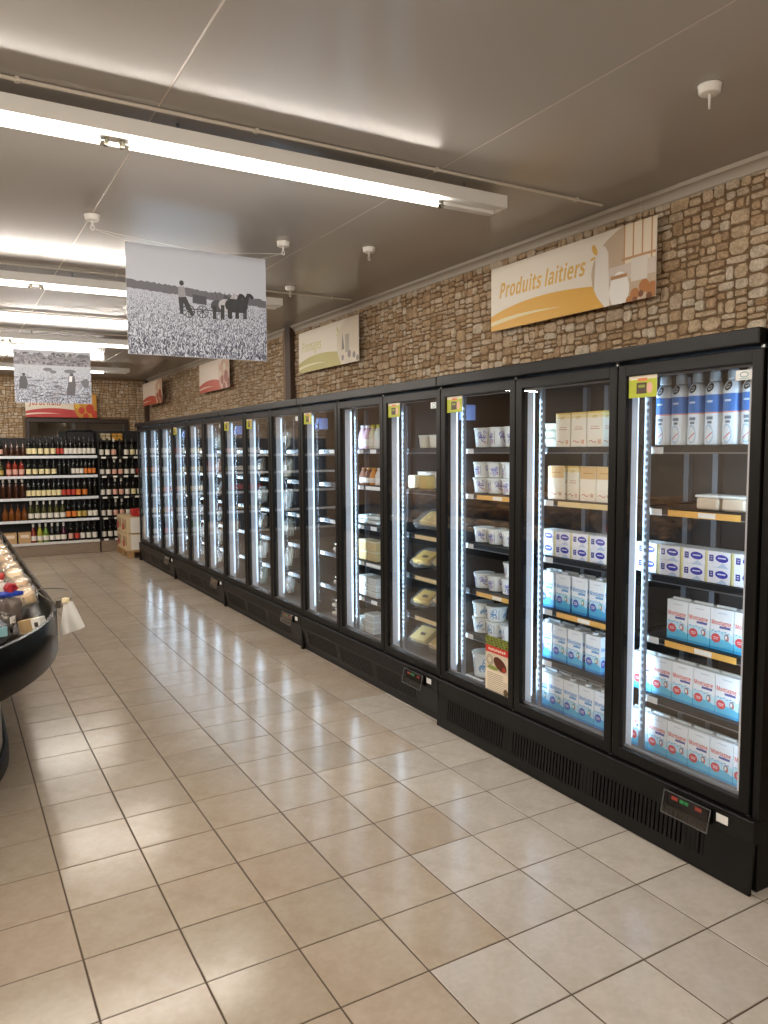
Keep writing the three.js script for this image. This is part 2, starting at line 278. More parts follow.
// ---------------------------------------------------------------- printed boards
const SIGN = { dairy: ['#f6eee0', '#e9b23c', '#f3e3b4', 'Produits laitiers', '#e6b95a'], cheese: ['#f3ecdc', '#bdb257', '#e8e3b0', 'Fromages', '#d3cf8a'], red: ['#f3e6d8', '#c9573f', '#efcfc0', '', '#e2b6a2'], red2: ['#f3e6d8', '#cc5a44', '#efcfc0', '', '#e2b6a2'], juice: ['#f0e4d2', '#c63c3c', '#f0dcc8', 'Jus de fruits', '#b8483e'] };
function signPrint(kind) {
  const [bg, col, pale, text, tc] = SIGN[kind];
  return print(1024, 306, (c, w, h) => {
    c.fillStyle = bg; c.fillRect(0, 0, w, h);
    c.fillStyle = col; c.beginPath(); c.moveTo(0, h * 0.76); c.quadraticCurveTo(w * 0.32, h * 0.5, w * 0.75, h * 0.72); c.lineTo(w * 0.75, h); c.lineTo(0, h); c.fill();
    c.fillStyle = pale; c.beginPath(); c.moveTo(0, h * 0.86); c.quadraticCurveTo(w * 0.2, h * 0.76, w * 0.5, h * 0.86); c.quadraticCurveTo(w * 0.25, h * 0.82, 0, h * 0.92); c.fill();
    c.fillStyle = tc; c.font = 'italic bold 84px sans-serif'; c.save(); c.transform(0.9, 0, 0, 1.2, 60, h * 0.5); c.fillText(text, 0, 0); c.restore();
    c.beginPath(); c.ellipse(w * 0.685, h * 0.2, 12, 26, -0.5, 0, 7); c.fill(); c.beginPath(); c.ellipse(w * 0.675, h * 0.31, 16, 5, -0.2, 0, 7); c.fill();
    c.save(); c.beginPath(); c.moveTo(w, 0); c.lineTo(w * 0.84, 0); c.bezierCurveTo(w * 0.62, h * 0.22, w * 0.64, h * 0.7, w * 0.745, h); c.lineTo(w, h); c.closePath(); c.clip();
    if (kind === 'dairy') {
      c.fillStyle = '#cdb79c'; c.fillRect(w * 0.6, 0, w, h); c.fillStyle = '#f0e2cc'; c.fillRect(w * 0.84, 0, w * 0.16, h * 0.55);
      c.fillStyle = '#c79a6c'; for (const x of [0.84, 0.885, 0.93, 0.975]) c.fillRect(w * x, 0, 7, h * 0.5); c.fillRect(w * 0.83, h * 0.42, w * 0.2, 10);
      c.fillStyle = '#8b705c'; c.fillRect(w * 0.63, h * 0.1, w * 0.035, h); c.fillStyle = '#f3ede6'; c.beginPath(); c.moveTo(w * 0.68, h); c.lineTo(w * 0.69, h * 0.3); c.quadraticCurveTo(w * 0.73, h * 0.05, w * 0.76, h * 0.3); c.lineTo(w * 0.77, h); c.fill();
      c.fillStyle = '#ddd0c4'; c.fillRect(w * 0.765, h * 0.5, w * 0.24, h * 0.2); c.fillStyle = '#fbf8f3'; c.beginPath(); c.ellipse(w * 0.82, h * 0.82, w * 0.052, h * 0.24, 0, 0, 7); c.fill();
      c.fillStyle = '#b98a5a'; c.fillRect(w * 0.775, h * 0.62, w * 0.085, 14); c.fillStyle = '#e9e2d8'; c.fillRect(w * 0.88, h * 0.45, w * 0.08, h * 0.3);
      c.fillStyle = '#b9783a'; for (const [x, y, r] of [[0.9, 0.92, 24], [0.945, 0.84, 26], [0.985, 0.9, 30], [0.875, 0.99, 20]]) { c.beginPath(); c.arc(w * x, h * y, r, 0, 7); c.fill(); }
      c.fillStyle = '#7e4a25'; for (const [x, y, r] of [[0.93, 0.93, 13], [0.97, 0.98, 15], [0.9, 0.99, 12]]) { c.beginPath(); c.arc(w * x, h * y, r, 0, 7); c.fill(); }
    } else if (kind === 'cheese') {
      c.fillStyle = '#e5d8c2'; c.fillRect(w * 0.6, 0, w, h); c.fillStyle = '#6e6a5c'; c.beginPath(); c.moveTo(w * 0.76, h * 0.3); c.lineTo(w * 0.785, h * 0.66); c.lineTo(w * 0.745, h * 0.68); c.fill();
      c.fillStyle = '#b3a894'; c.fillRect(w * 0.8, h * 0.35, w * 0.06, h * 0.4); c.fillStyle = '#8e7f78'; for (const [x, y, r] of [[0.76, 0.85, 20], [0.86, 0.8, 26], [0.93, 0.84, 22], [0.98, 0.92, 20]]) { c.beginPath(); c.arc(w * x, h * y, r, 0, 7); c.fill(); }
    } else {
      c.fillStyle = kind === 'juice' ? '#d89a3a' : '#d9b59c'; c.fillRect(w * 0.6, 0, w, h); c.fillStyle = kind === 'juice' ? '#d2472e' : '#9c4636';
      for (const [x, y, r] of [[0.78, 0.7, 46], [0.9, 0.62, 60], [0.97, 0.85, 50], [0.84, 0.95, 44]]) { c.beginPath(); c.arc(w * x, h * y, r, 0, 7); c.fill(); }
      c.fillStyle = kind === 'juice' ? '#efc14a' : '#ead9c8'; for (const [x, y, r] of [[0.72, 0.5, 34], [0.85, 0.3, 42]]) { c.beginPath(); c.arc(w * x, h * y, r, 0, 7); c.fill(); }
    }
    c.restore();
  });
}
const boardEdge = M(0xf2eee4, 0.6), threadMat = M(0xd9d6cf, 0.6);
function board(parent, w, h, tex, rough = 0.45) {                      // printed on both faces of a 5 mm board, facing +z
  const m = M(0xffffff, rough, { map: tex });
  return mesh('board', bx(w, h, 0.005), [boardEdge, boardEdge, boardEdge, boardEdge, m, m], parent);
}
function hangSign(kind, x, z0, z1, y0, y1, label, thr) {
  const t = thing('hanging_sign', label, 'sign', [x, (y0 + y1) / 2, (z0 + z1) / 2], -Math.PI / 2), w = Math.abs(z1 - z0), h = y1 - y0;
  board(t, w, h, signPrint(kind));
  for (const s of [-1, 1]) mesh('thread', line([s * w * 0.42, h / 2, 0], [s * w * 0.42, CEIL - (y0 + y1) / 2, 0], thr), threadMat, t);
}
hangSign('dairy', 3.1, -3.967, -2.654, 2.384, 2.776, 'cream and yellow sign reading Produits laitiers above the freezers', 0.0008);
hangSign('cheese', 3.1, -7.04, -5.78, 2.39, 2.78, 'cream and green sign above the freezers beside timber post', 0.0008);
hangSign('red', 3.08, -10.38, -9.12, 2.415, 2.80, 'cream and red sign above freezers, right one of two small red signs', 0.0012);
hangSign('red2', 2.98, -13.36, -12.06, 2.40, 2.77, 'cream and red sign near far corner above the last freezer doors', 0.0012);
{
  const t = thing('hanging_sign', 'cream and red fruit juice sign on far stone wall behind small photo', 'sign', [1.72, 2.4, ZF + 0.1]);
  board(t, 1.1, 0.39, signPrint('juice'));
  for (const s of [-1, 1]) mesh('thread', line([s * 0.46, 0.195, 0], [s * 0.46, CEIL - 2.4, 0], 0.001), threadMat, t);
}
// black and white farm photographs
function fieldPrint(kind) {
  return print(1024, 754, (c, w, h) => {
    const r = rng(kind ? 31 : 21), hz = kind ? h * 0.2 : h * 0.36;
    c.fillStyle = kind ? '#abaeb6' : '#aeb2bd'; c.fillRect(0, 0, w, h);
    if (!kind) {                                                       // open sky, low hedge, wheat
      c.fillStyle = '#55545c'; c.beginPath(); c.moveTo(0, hz * 0.92); for (let x = 0; x <= w; x += 14) c.lineTo(x, hz * (0.9 + x / w * 0.22) + (r() - 0.5) * 14); c.lineTo(w, hz * 1.35); c.lineTo(0, hz * 1.2); c.fill();
      c.fillStyle = '#a6aab6'; c.beginPath(); c.moveTo(0, hz * 1.12); for (let x = 0; x <= w; x += 14) c.lineTo(x, hz * (1.12 + x / w * 0.2) + (r() - 0.5) * 8); c.lineTo(w, h); c.lineTo(0, h); c.fill();
    } else {
      c.fillStyle = '#77747a'; c.beginPath(); c.moveTo(0, h * 0.1); for (let x = 0; x <= w; x += 12) c.lineTo(x, h * 0.09 + (r() - 0.5) * 40); c.lineTo(w, h * 0.3); c.lineTo(0, h * 0.3); c.fill();
      c.fillStyle = '#9fa2aa'; c.fillRect(0, h * 0.28, w, h);
    }
    const y0 = kind ? h * 0.3 : hz * 1.16;
    for (let i = 0; i < 16000; i++) { const f = Math.pow(r(), 0.75), y = y0 + (h - y0) * f, s = 3 + f * 11, x = r() * w; if (!kind && y < hz * (1.14 + x / w * 0.2)) continue; const v = r(), dk = 0.22 + 0.34 * f; c.strokeStyle = v < dk ? (v < dk * 0.6 ? '#2c3040' : '#5d6070') : v < dk + 0.3 ? '#c4c9d6' : '#8e93a2'; c.lineWidth = 1.5 + s * 0.3; c.beginPath(); c.moveTo(x, y); c.lineTo(x + (r() - 0.5) * s * 1.3, y - s * 1.2); c.stroke(); }
    if (kind) for (let i = 0; i < 260; i++) { c.fillStyle = ['#4a494f', '#6a686e', '#8d8b90'][(r() * 3) | 0]; c.beginPath(); c.ellipse(r() * w, h * (0.05 + 0.22 * r()), 6 + r() * 24, 5 + r() * 14, 0, 0, 7); c.fill(); if (r() > 0.5) { c.beginPath(); c.ellipse(r() * w, h * (0.5 + 0.45 * r()), 10 + r() * 40, 4 + r() * 8, 0, 0, 7); c.fill(); } }
    const blob = (pts, col) => { c.fillStyle = col; c.beginPath(); pts.forEach(([x, y], i) => i ? c.lineTo(x * w, y * h) : c.moveTo(x * w, y * h)); c.closePath(); c.fill(); };
    const ell = (x, y, a, b, col, t = 0) => { c.fillStyle = col; c.beginPath(); c.ellipse(x * w, y * h, a * w, b * h, t, 0, 7); c.fill(); };
    if (!kind) {
      const D = '#131317', G = '#35353c';
      c.strokeStyle = D; c.lineWidth = 5; for (const [x, y, q] of [[0.42, 0.57, 0.042], [0.52, 0.565, 0.04]]) { c.beginPath(); c.arc(x * w, y * h, q * w, 0, 7); c.stroke(); for (let k = 0; k < 4; k++) { c.beginPath(); c.moveTo((x + q * Math.cos(k * 0.8)) * w, y * h + q * w * Math.sin(k * 0.8)); c.lineTo((x - q * Math.cos(k * 0.8)) * w, y * h - q * w * Math.sin(k * 0.8)); c.stroke(); } }
      ell(0.375, 0.315, 0.016, 0.024, D); blob([[0.35, 0.35], [0.395, 0.345], [0.405, 0.45], [0.35, 0.46]], '#85848a'); blob([[0.35, 0.45], [0.405, 0.44], [0.46, 0.6], [0.44, 0.62], [0.385, 0.5], [0.38, 0.6], [0.36, 0.6]], D);
      blob([[0.45, 0.41], [0.55, 0.42], [0.55, 0.5], [0.45, 0.49]], G);
      c.lineWidth = 6; c.beginPath(); c.moveTo(0.4 * w, 0.55 * h); c.lineTo(0.85 * w, 0.54 * h); c.stroke();
      for (const [x, y, q, col] of [[0.63, 0.5, 1, G], [0.69, 0.485, 1.05, '#a5a3a9'], [0.74, 0.48, 1.1, D], [0.8, 0.475, 1.15, '#1d1d23']]) {
        ell(x, y, 0.05 * q, 0.058 * q, col); blob([[x + 0.02, y - 0.03], [x + 0.055, y - 0.11 * q], [x + 0.075, y - 0.1 * q], [x + 0.05, y + 0.02]], col); ell(x + 0.072 * q, y - 0.085 * q, 0.026, 0.018, col, 0.7);
        for (const s of [-0.035, -0.022, 0.022, 0.036]) blob([[x + s, y], [x + s + 0.013, y], [x + s + 0.01, y + 0.125], [x + s - 0.002, y + 0.125]], D);
      }
      c.strokeStyle = G; c.lineWidth = 3; for (let k = 0; k < 6; k++) { c.beginPath(); c.moveTo((0.6 + k * 0.03) * w, 0.44 * h); c.lineTo((0.58 + k * 0.035) * w, 0.36 * h); c.stroke(); }
    } else {
      ell(0.12, 0.47, 0.022, 0.03, '#333'); blob([[0.08, 0.5], [0.15, 0.5], [0.17, 0.66], [0.14, 0.74], [0.06, 0.74], [0.06, 0.6]], '#3c3b40');
      ell(0.74, 0.44, 0.025, 0.03, '#3a393d'); blob([[0.7, 0.46], [0.78, 0.47], [0.79, 0.65], [0.77, 0.85], [0.66, 0.84], [0.69, 0.62]], '#4a484d'); blob([[0.71, 0.47], [0.75, 0.47], [0.74, 0.58], [0.7, 0.58]], '#d0cfd2');
      for (const [x, y, a, b] of [[0.43, 0.36, 0.06, 0.035], [0.5, 0.4, 0.04, 0.03], [0.72, 0.38, 0.08, 0.035], [0.92, 0.6, 0.05, 0.08], [0.88, 0.08, 0.06, 0.04]]) ell(x, y, a, b, '#5c5a60');
    }
  });
}
function hangPhoto(kind, x0, x1, y0, y1, z, hooks, label) {
  const t = thing('hanging_photo', label, 'poster', [(x0 + x1) / 2, (y0 + y1) / 2, z]), w = x1 - x0, h = y1 - y0;
  board(t, w, h, fieldPrint(kind), 0.5);
  for (const [hx, tx] of hooks) mesh('thread', line([tx - (x0 + x1) / 2, h / 2, 0], [hx - (x0 + x1) / 2, CEIL - 0.07 - (y0 + y1) / 2, 0], 0.0012), threadMat, t);
}
hangPhoto(0, 0.906, 1.72, 2.168, 2.772, -4.387, [[0.742, 0.94], [0.742, 1.3], [1.836, 1.69], [1.836, 1.4]], 'large black and white photo of horses and farmer in wheat field');
hangPhoto(1, 0.73, 1.56, 2.202, 2.806, -9.7, [[0.742, 0.78], [1.7, 1.5]], 'smaller looking black and white photo of field workers, hanging farther back');
// ---------------------------------------------------------------- freezer row: five cabinets of three glass doors
const XI = 3.07, SHELF = [1.638, 1.375, 1.085, 0.815, 0.548, 0.282];   // back plane and the heights of shelf tops
const DOORNAME = ['nearest freezer door', 'second freezer door', 'third freezer door', 'fourth freezer door', 'fifth freezer door', 'sixth freezer door', 'seventh freezer door', 'eighth freezer door', 'ninth freezer door', 'tenth freezer door', 'eleventh freezer door', 'twelfth freezer door', 'thirteenth freezer door', 'fourteenth freezer door', 'farthest freezer door'];
const SHELFNAME = ['top', 'second', 'third', 'fourth', 'fifth', 'bottom'];
const greenSticker = print(128, 80, (c, w, h) => { c.fillStyle = '#b9c22e'; c.fillRect(0, 0, w, h); c.fillStyle = '#efe6d2'; c.fillRect(0, 0, w, 14); c.fillStyle = '#d9763f'; c.fillRect(40, 10, 44, 10); c.fillStyle = '#4c3420'; c.fillRect(36, 26, 46, 40); c.fillStyle = '#8a9a2c'; c.fillRect(44, 34, 30, 10); c.fillStyle = '#e8b6a0'; c.beginPath(); c.ellipse(96, 46, 13, 20, 0, 0, 7); c.fill(); });
const whiteSticker = print(64, 40, (c, w, h) => { c.fillStyle = '#eef2f2'; c.fillRect(0, 0, w, h); c.strokeStyle = '#7fa6b4'; c.lineWidth = 3; c.beginPath(); c.ellipse(32, 18, 15, 10, 0, 0, 7); c.stroke(); c.fillStyle = '#9bb'; c.fillRect(14, 32, 36, 3); });
const flyerPrint = print(256, 384, (c, w, h) => {
  c.fillStyle = '#efdfc8'; c.fillRect(0, 0, w, h); c.fillStyle = '#7d8d3a'; c.fillRect(0, 0, w, 70); c.fillStyle = '#4b3a22'; for (let i = 0; i < 40; i++) c.fillRect((i * 53) % w, (i * 29) % 66, 18, 8);
  c.fillStyle = '#c8352c'; c.fillRect(0, 66, w, 46); c.fillStyle = '#f6e6d8'; for (let i = 0; i < 9; i++) c.fillRect(34 + i * 21, 80 + (i % 2) * 3, 14, 16);
  c.fillStyle = '#d8cbb4'; c.fillRect(0, 112, w, 120); c.fillStyle = '#5a2a1c'; c.beginPath(); c.ellipse(160, 178, 74, 40, 0.4, 0, 7); c.fill(); c.fillStyle = '#8a9a46'; c.beginPath(); c.ellipse(80, 215, 60, 14, 0, 0, 7); c.fill(); c.fillStyle = '#b33a2a'; c.beginPath(); c.arc(200, 205, 18, 0, 7); c.fill();
  c.strokeStyle = '#6b665e'; c.lineWidth = 4; c.beginPath(); c.arc(48, 165, 34, 0, 7); c.stroke(); c.beginPath(); c.arc(48, 165, 24, 0, 7); c.stroke();
  c.fillStyle = '#8d8272'; for (let y = 250; y < 372; y += 13) c.fillRect(22, y, 170 + (y * 7) % 46, 4); c.fillStyle = '#5c4a30'; c.beginPath(); c.arc(222, 356, 24, 0, 7); c.fill();
});
const shelfMat = M(0x17171a, 0.35), sheetBlue = M(0x9ab2f0, 0.4), railLens = mat.clearRail;
const gTag = rb(0.085, 0.028, 0.003, 0.001, 0, 0, 0, 1).rotateY(Math.PI / 2);
const steelLine = M(0x8f9296, 0.3, { metalness: 0.8 });
// rails[door][shelf]: [tag, strip] — a white tag at the left end, then maybe a coloured strip
const RAILS = { 0: [[1], [1, 'o'], [0], [1, 'o'], [1], [0]], 1: [[0], [1, 'b'], [1], [1, 'o'], [1], [0]], 2: [[1], [1, 'o'], [1], [0, 'o'], [1], [0]], 3: [[0], [0], [0, 'b'], [0, 'b'], [0, 'b'], [0]], 4: [[3], [1, 'w'], [3], [1, 'w'], [2], [0]] };
const mullionGeo = (() => { const s = new THREE.Shape(); [[2.534, -0.04], [2.572, -0.04], [2.608, -0.004], [2.608, 0.004], [2.572, 0.04], [2.534, 0.04]].forEach(([x, z], i) => i ? s.lineTo(x, -z) : s.moveTo(x, -z)); s.closePath(); const g = new THREE.ExtrudeGeometry(s, { depth: 1.69, bevelEnabled: false }); g.rotateX(-Math.PI / 2); g.translate(0, 0.285, 0); return g; })();
const stripGeo = rb(0.026, 1.56, 0.005, 0.002, 0, 0, 0, 1);
const STICKERS = [0, 2, 3, 5, 7, 8, 11];
function makeCabinet(k) {
  const zN = Z0 - DOOR_W * 3 * k, zE = zN - DOOR_W * 3;                 // near and far end
  const where = ['nearest the camera', 'second from the camera', 'third, in the middle of the row', 'fourth from the camera', 'farthest from the camera'][k];
  const cab = thing('freezer_cabinet', 'black upright freezer cabinet with three glass doors, ' + where, 'freezer', [0, 0, 0], 0, 'freezer cabinets along the stone wall');
  const P = (n, g, m) => mesh(n, g, m, cab), a = zE + 0.002, b = zN - 0.002;
  P('back_panel', span(XI, XI + 0.05, 0.2, 1.99, a, b), mat.inner);
  P('top_panel', span(2.5, XI + 0.05, 1.99, 2.03, a, b), mat.inner);
  P('deck', span(2.52, XI, 0.235, 0.28, a, b), mat.deck);
  P('header', rb(0.09, 0.058, b - a, 0.006, 2.505, 2.017, (a + b) / 2), mat.black);
  P('plinth_back', span(2.72, XI + 0.05, 0.015, 0.2, a, b), mat.zinc);
  const bE = k ? b : zN + 0.035; P('base_fascia', rb(0.075, 0.088, bE - a, 0.006, 2.508, 0.2315, (a + bE) / 2), mat.black);
  { // vent panel under the fascia: a bent sheet with slots, leaning back to the floor
    const lean = k ? 0.2 : -0.09, bars = [], q = new THREE.Matrix4().makeRotationZ(lean), put = g => bars.push(g.applyMatrix4(q));
    const z0 = a + 0.012, z1 = k ? b - 0.001 : bE, lo = -0.188, y1 = -0.13, y2 = -0.012;
    put(span(-0.006, 0.006, lo, y1, z0, z1)); put(span(-0.006, 0.006, y2, 0.002, z0, z1));
    put(span(-0.006, 0.006, y1, y2, z1 - 0.2, z1)); put(span(-0.006, 0.006, y1, y2, z0, z0 + 0.1));
    for (let z = z0 + 0.108, n = 0; z < z1 - 0.205; z += 0.0215, n++) put(span(-0.006, 0.006, y1, y2, z, z + (n % 26 > 22 ? 0.0195 : 0.0135)));
    const g = merged(bars); g.translate(2.476, 0.19, 0); P('vent_grille', g, mat.black).userData.kind = 'stuff';
    if (k) P('toe_strip', span(2.50, 2.52, 0.002, 0.03, z0, z1), mat.blackMatt);
    for (const z of [a + 0.006, b - 0.006]) P('base_bracket', merged([span(k ? 2.474 : 2.48, 2.56, 0.0, 0.187, z - 0.006, z + 0.006)]), mat.black);
  }
  { // control display with a clear tilted hood, and its white sticker
    const c = P('control_panel', rb(0.022, 0.06, 0.2, 0.004, 2.464, 0.228, zN - 0.235, 2), mat.blackPlastic);
    const dm = mesh('display', bx(0.002, 0.045, 0.18, 2.4525, 0.23, zN - 0.235), M(0x1d1616, 0.2), c);
    const seg = (z, w, col, e) => mesh('display_digit', bx(0.001, 0.014, w, 2.4512, 0.238, zN - z), new THREE.MeshStandardMaterial({ color: 0x222222, emissive: col, emissiveIntensity: e, roughness: 0.4 }), c);
    seg(0.295, 0.03, 0xc23a22, 0.5); seg(0.262, 0.018, 0x2f9a4a, 0.55); seg(0.24, 0.018, 0x2f9a4a, 0.45); seg(0.186, 0.03, 0xc23a22, 0.4);
    const hood = bx(0.001, 0.088, 0.215); hood.rotateZ(-0.22); hood.translate(2.437, 0.217, zN - 0.235); mesh('clear_hood', hood, mat.glass, c);
    const rims = [bx(0.003, 0.003, 0.215, 0, -0.044, 0), bx(0.003, 0.003, 0.215, 0, 0.044, 0), bx(0.003, 0.088, 0.003, 0, 0, 0.106), bx(0.003, 0.088, 0.003, 0, 0, -0.106)]; for (const rm of rims) { rm.rotateZ(-0.22); rm.translate(2.437, 0.217, zN - 0.235); mesh('hood_rim', rm, steelLine, c); }
    P('sticker', bx(0.001, 0.032, 0.05, 2.4695, 0.235, zN - 0.095), mat.tagWhite);
  }
  if (k === 0) { P('end_panel', rb(XI + 0.05 - 2.5, 2.04, 0.03, 0.004, (XI + 2.55) / 2, 1.022, zN + 0.0185), mat.black); }
  if (k === 4) P('end_panel', rb(XI + 0.05 - 2.5, 2.04, 0.035, 0.004, (XI + 2.55) / 2, 1.022, zE - 0.02), mat.black);
  P('side_wall', span(2.609, XI, 0.28, 1.99, zE + 0.001, zE + 0.013), mat.inner);
  { const q = P('type_plate', merged([bx(0.1, 0.09, 0.001, 2.68, 1.845, zE + 0.0138), bx(0.04, 0.05, 0.001, 2.632, 1.825, zE + 0.0138)]), sheetBlue); q.userData.label = 'pale blue plate'; }
  // mullions with light strips (each cabinet owns the one at its far end)
  for (let i = k ? 1 : 0; i <= 3; i++) {
    const z = zN - DOOR_W * i, mm = P('mullion', mullionGeo, mat.mullion); const zo = k === 0 && i === 0 ? -0.042 : k === 4 && i === 3 ? 0.042 : 0; mm.position.set(0, 0, z + zo);
    for (const s of [1, -1]) {
      if ((k === 0 && i === 0 && s === 1) || (k === 4 && i === 3 && s === -1)) continue;
      const ls = mesh('light_strip', stripGeo, mat.led, mm); ls.position.set(2.592, 1.13, s * 0.0235); ls.rotation.y = s > 0 ? Math.PI / 4 : Math.PI * 3 / 4;
    }
  }
  for (let i = 0; i < 3; i++) {
    const d = 3 * k + i, n = zN - DOOR_W * i - 0.003, f = n - DOOR_W + 0.006, zc = (n + f) / 2, w = n - f, y0 = 0.28, y1 = 1.977, st = 0.044, rl = 0.05;
    const door = new THREE.Group(); door.name = 'door'; cab.add(door);
    const D = (nm, g, m) => mesh(nm, g, m, door);
    for (const z of [n - st / 2, f + st / 2]) D('stile', rb(0.042, y1 - y0, st, 0.005, XF + 0.021, (y0 + y1) / 2, z), mat.black);
    D('top_rail', rb(0.042, rl, w - 2 * st + 0.006, 0.004, XF + 0.021, y1 - rl / 2, zc), mat.black);
    D('bottom_rail', rb(0.042, rl, w - 2 * st + 0.006, 0.004, XF + 0.021, y0 + rl / 2, zc), mat.black);
    D('glass_pane', span(XF + 0.012, XF + 0.026, y0 + rl - 0.004, y1 - rl + 0.004, f + st - 0.004, n - st + 0.004), mat.glass);
    D('gasket', merged([span(XF + 0.029, XF + 0.042, y0 + rl, y0 + rl + 0.008, f + st, n - st), span(XF + 0.029, XF + 0.042, y1 - rl - 0.008, y1 - rl, f + st, n - st)]), mat.gasket);
    D('hinge', cyl(0.008, 0.008, 0.014, XF + 0.016, y1 + 0.004, n - 0.012, 12), mat.steel);
    D('hinge', cyl(0.008, 0.008, 0.012, XF + 0.016, y0 - 0.002, n - 0.012, 12), mat.steel);
    const stick = (nm, h, ww, y, z, m) => { const q = D(nm, new THREE.BoxGeometry(0.0012, h, ww).translate(XF + 0.0112, y, z), m); return q; };
    const front = (t) => { const m = M(0xffffff, 0.4, { map: t }), e = mat.paper; return [e, m, e, e, e, e]; };
    if (STICKERS.includes(d)) stick('sticker', 0.09, 0.145, 1.882, f + st + 0.078, front(greenSticker)).userData.label = 'green and brown square sticker';
    if (i === 0) stick('sticker', 0.036, 0.068, 1.888, n - st - 0.036, front(whiteSticker)).userData.label = 'small white sticker with oval mark';
    if (d === 2) stick('flyer', 0.305, 0.2, 0.475, n - st - 0.101, front(flyerPrint)).userData.label = 'paper flyer with food picture and red band';
    // shelves, uprights
    for (const z of [f + 0.075, n - 0.075]) P('upright', merged([span(XI - 0.03, XI, 0.3, 1.96, z - 0.014, z + 0.014)]), mat.zinc);
    if (d < 5) { const q = []; for (let y = 0.34; y < 1.9; y += 0.03) q.push(span(2.602, 2.606, y, y + 0.016, f + 0.052, f + 0.062)); const s = P('slotted_upright', merged([span(2.606, 2.622, 0.3, 1.95, f + 0.045, f + 0.069), ...q]), mat.zinc); }
    for (let s = 0; s < 5; s++) {
      const y = SHELF[s], sf = 2.645, rail = (RAILS[d] ?? [[d % 2 ? 2 : 1], [1], [2], [1], [1], [0]])[s];
      const sh = P('shelf', merged([span(sf, XI - 0.01, y - 0.012, y - 0.002, f + 0.03, n - 0.03), span(sf - 0.004, sf + 0.006, y - 0.034, y - 0.002, f + 0.03, n - 0.03)]), shelfMat);
      mesh('shelf_edge', span(sf - 0.006, sf - 0.003, y - 0.033, y - 0.028, f + 0.03, n - 0.03), steelLine, sh);
      const cnt = rail[0] ?? 0;
      for (let t = 0; t < cnt; t++) { const q = mesh('price_tag', gTag, mat.tagWhite, sh); q.position.set(sf - 0.0065, y - 0.02, f + 0.075 + t * 0.19); }
      if (rail[1]) mesh('price_strip', rb(0.003, 0.026, 0.34, 0.001, sf - 0.0065, y - 0.02, f + 0.32, 1), { o: mat.orangeTag, b: mat.beigeTag, w: mat.tagWhite }[rail[1]], sh);
      if (rail[1] === 'o') mesh('price_tag', rb(0.002, 0.02, 0.08, 0.0008, sf - 0.0085, y - 0.02, f + 0.34, 1), mat.paper, sh);
    }
  }
}
for (let k = 0; k < 5; k++) makeCabinet(k);

// ---------------------------------------------------------------- what stands on the shelves
const cartonArt = blue => print(160, 256, (c, w, h) => {
  c.fillStyle = '#eef3f6'; c.fillRect(0, 0, w, h);
  const g = blue ? ['#bfe0ef', '#4fb2dc', '#2b86c8'] : ['#c4e6f2', '#5cc0e2', '#3aa0d4'];
  c.fillStyle = g[0]; c.beginPath(); c.moveTo(0, h * 0.56); c.quadraticCurveTo(w * 0.4, h * 0.48, w, h * 0.6); c.lineTo(w, h); c.lineTo(0, h); c.fill();
  c.fillStyle = g[1]; c.beginPath(); c.moveTo(0, h * 0.78); c.quadraticCurveTo(w * 0.5, h * 0.66, w, h * 0.8); c.lineTo(w, h); c.lineTo(0, h); c.fill();
  c.fillStyle = g[2]; c.fillRect(0, h * 0.93, w, h * 0.07);
  c.strokeStyle = '#8aa0b4'; c.lineWidth = 2; for (let i = 0; i < 5; i++) { c.beginPath(); c.arc(w * (0.35 + i * 0.08), h * 0.12, 7, 3.3, 6.2); c.stroke(); }
  c.fillStyle = blue ? '#3b86c6' : '#d2453c'; c.font = 'bold 31px sans-serif'; c.save(); c.transform(0.93, 0, 0, 1.25, 6, h * 0.39); c.fillText(blue ? 'Montagne' : 'Montagne', 0, 0); c.restore();
  c.fillStyle = blue ? '#5d9ed2' : '#4a4f9c'; c.fillRect(w * 0.4, h * 0.41, w * 0.48, h * 0.055);
  c.fillStyle = '#5aa3c9'; for (let i = 0; i < 6; i++) c.fillRect(w * (0.06 + i * 0.14), h * (0.53 + (i % 2) * 0.025), 14, 5);
  c.fillStyle = blue ? '#3c57b4' : '#d8434a'; c.beginPath(); c.ellipse(w * 0.25, h * 0.72, w * 0.2, h * 0.11, 0, 0, 7); c.fill(); c.fillStyle = '#f2dede'; c.fillRect(w * 0.13, h * 0.69, w * 0.24, 5); c.fillRect(w * 0.15, h * 0.73, w * 0.2, 5);
  c.fillStyle = blue ? '#3fa59a' : '#8a7a88'; c.beginPath(); c.ellipse(w * 0.72, h * 0.66, w * 0.1, h * 0.09, 0, 0, 7); c.fill(); c.fillStyle = '#f4efe8'; c.beginPath(); c.ellipse(w * 0.7, h * 0.66, w * 0.045, h * 0.05, 0, 0, 7); c.fill(); c.fillStyle = '#d9695a'; c.fillRect(w * 0.76, h * 0.65, 9, 22);
});
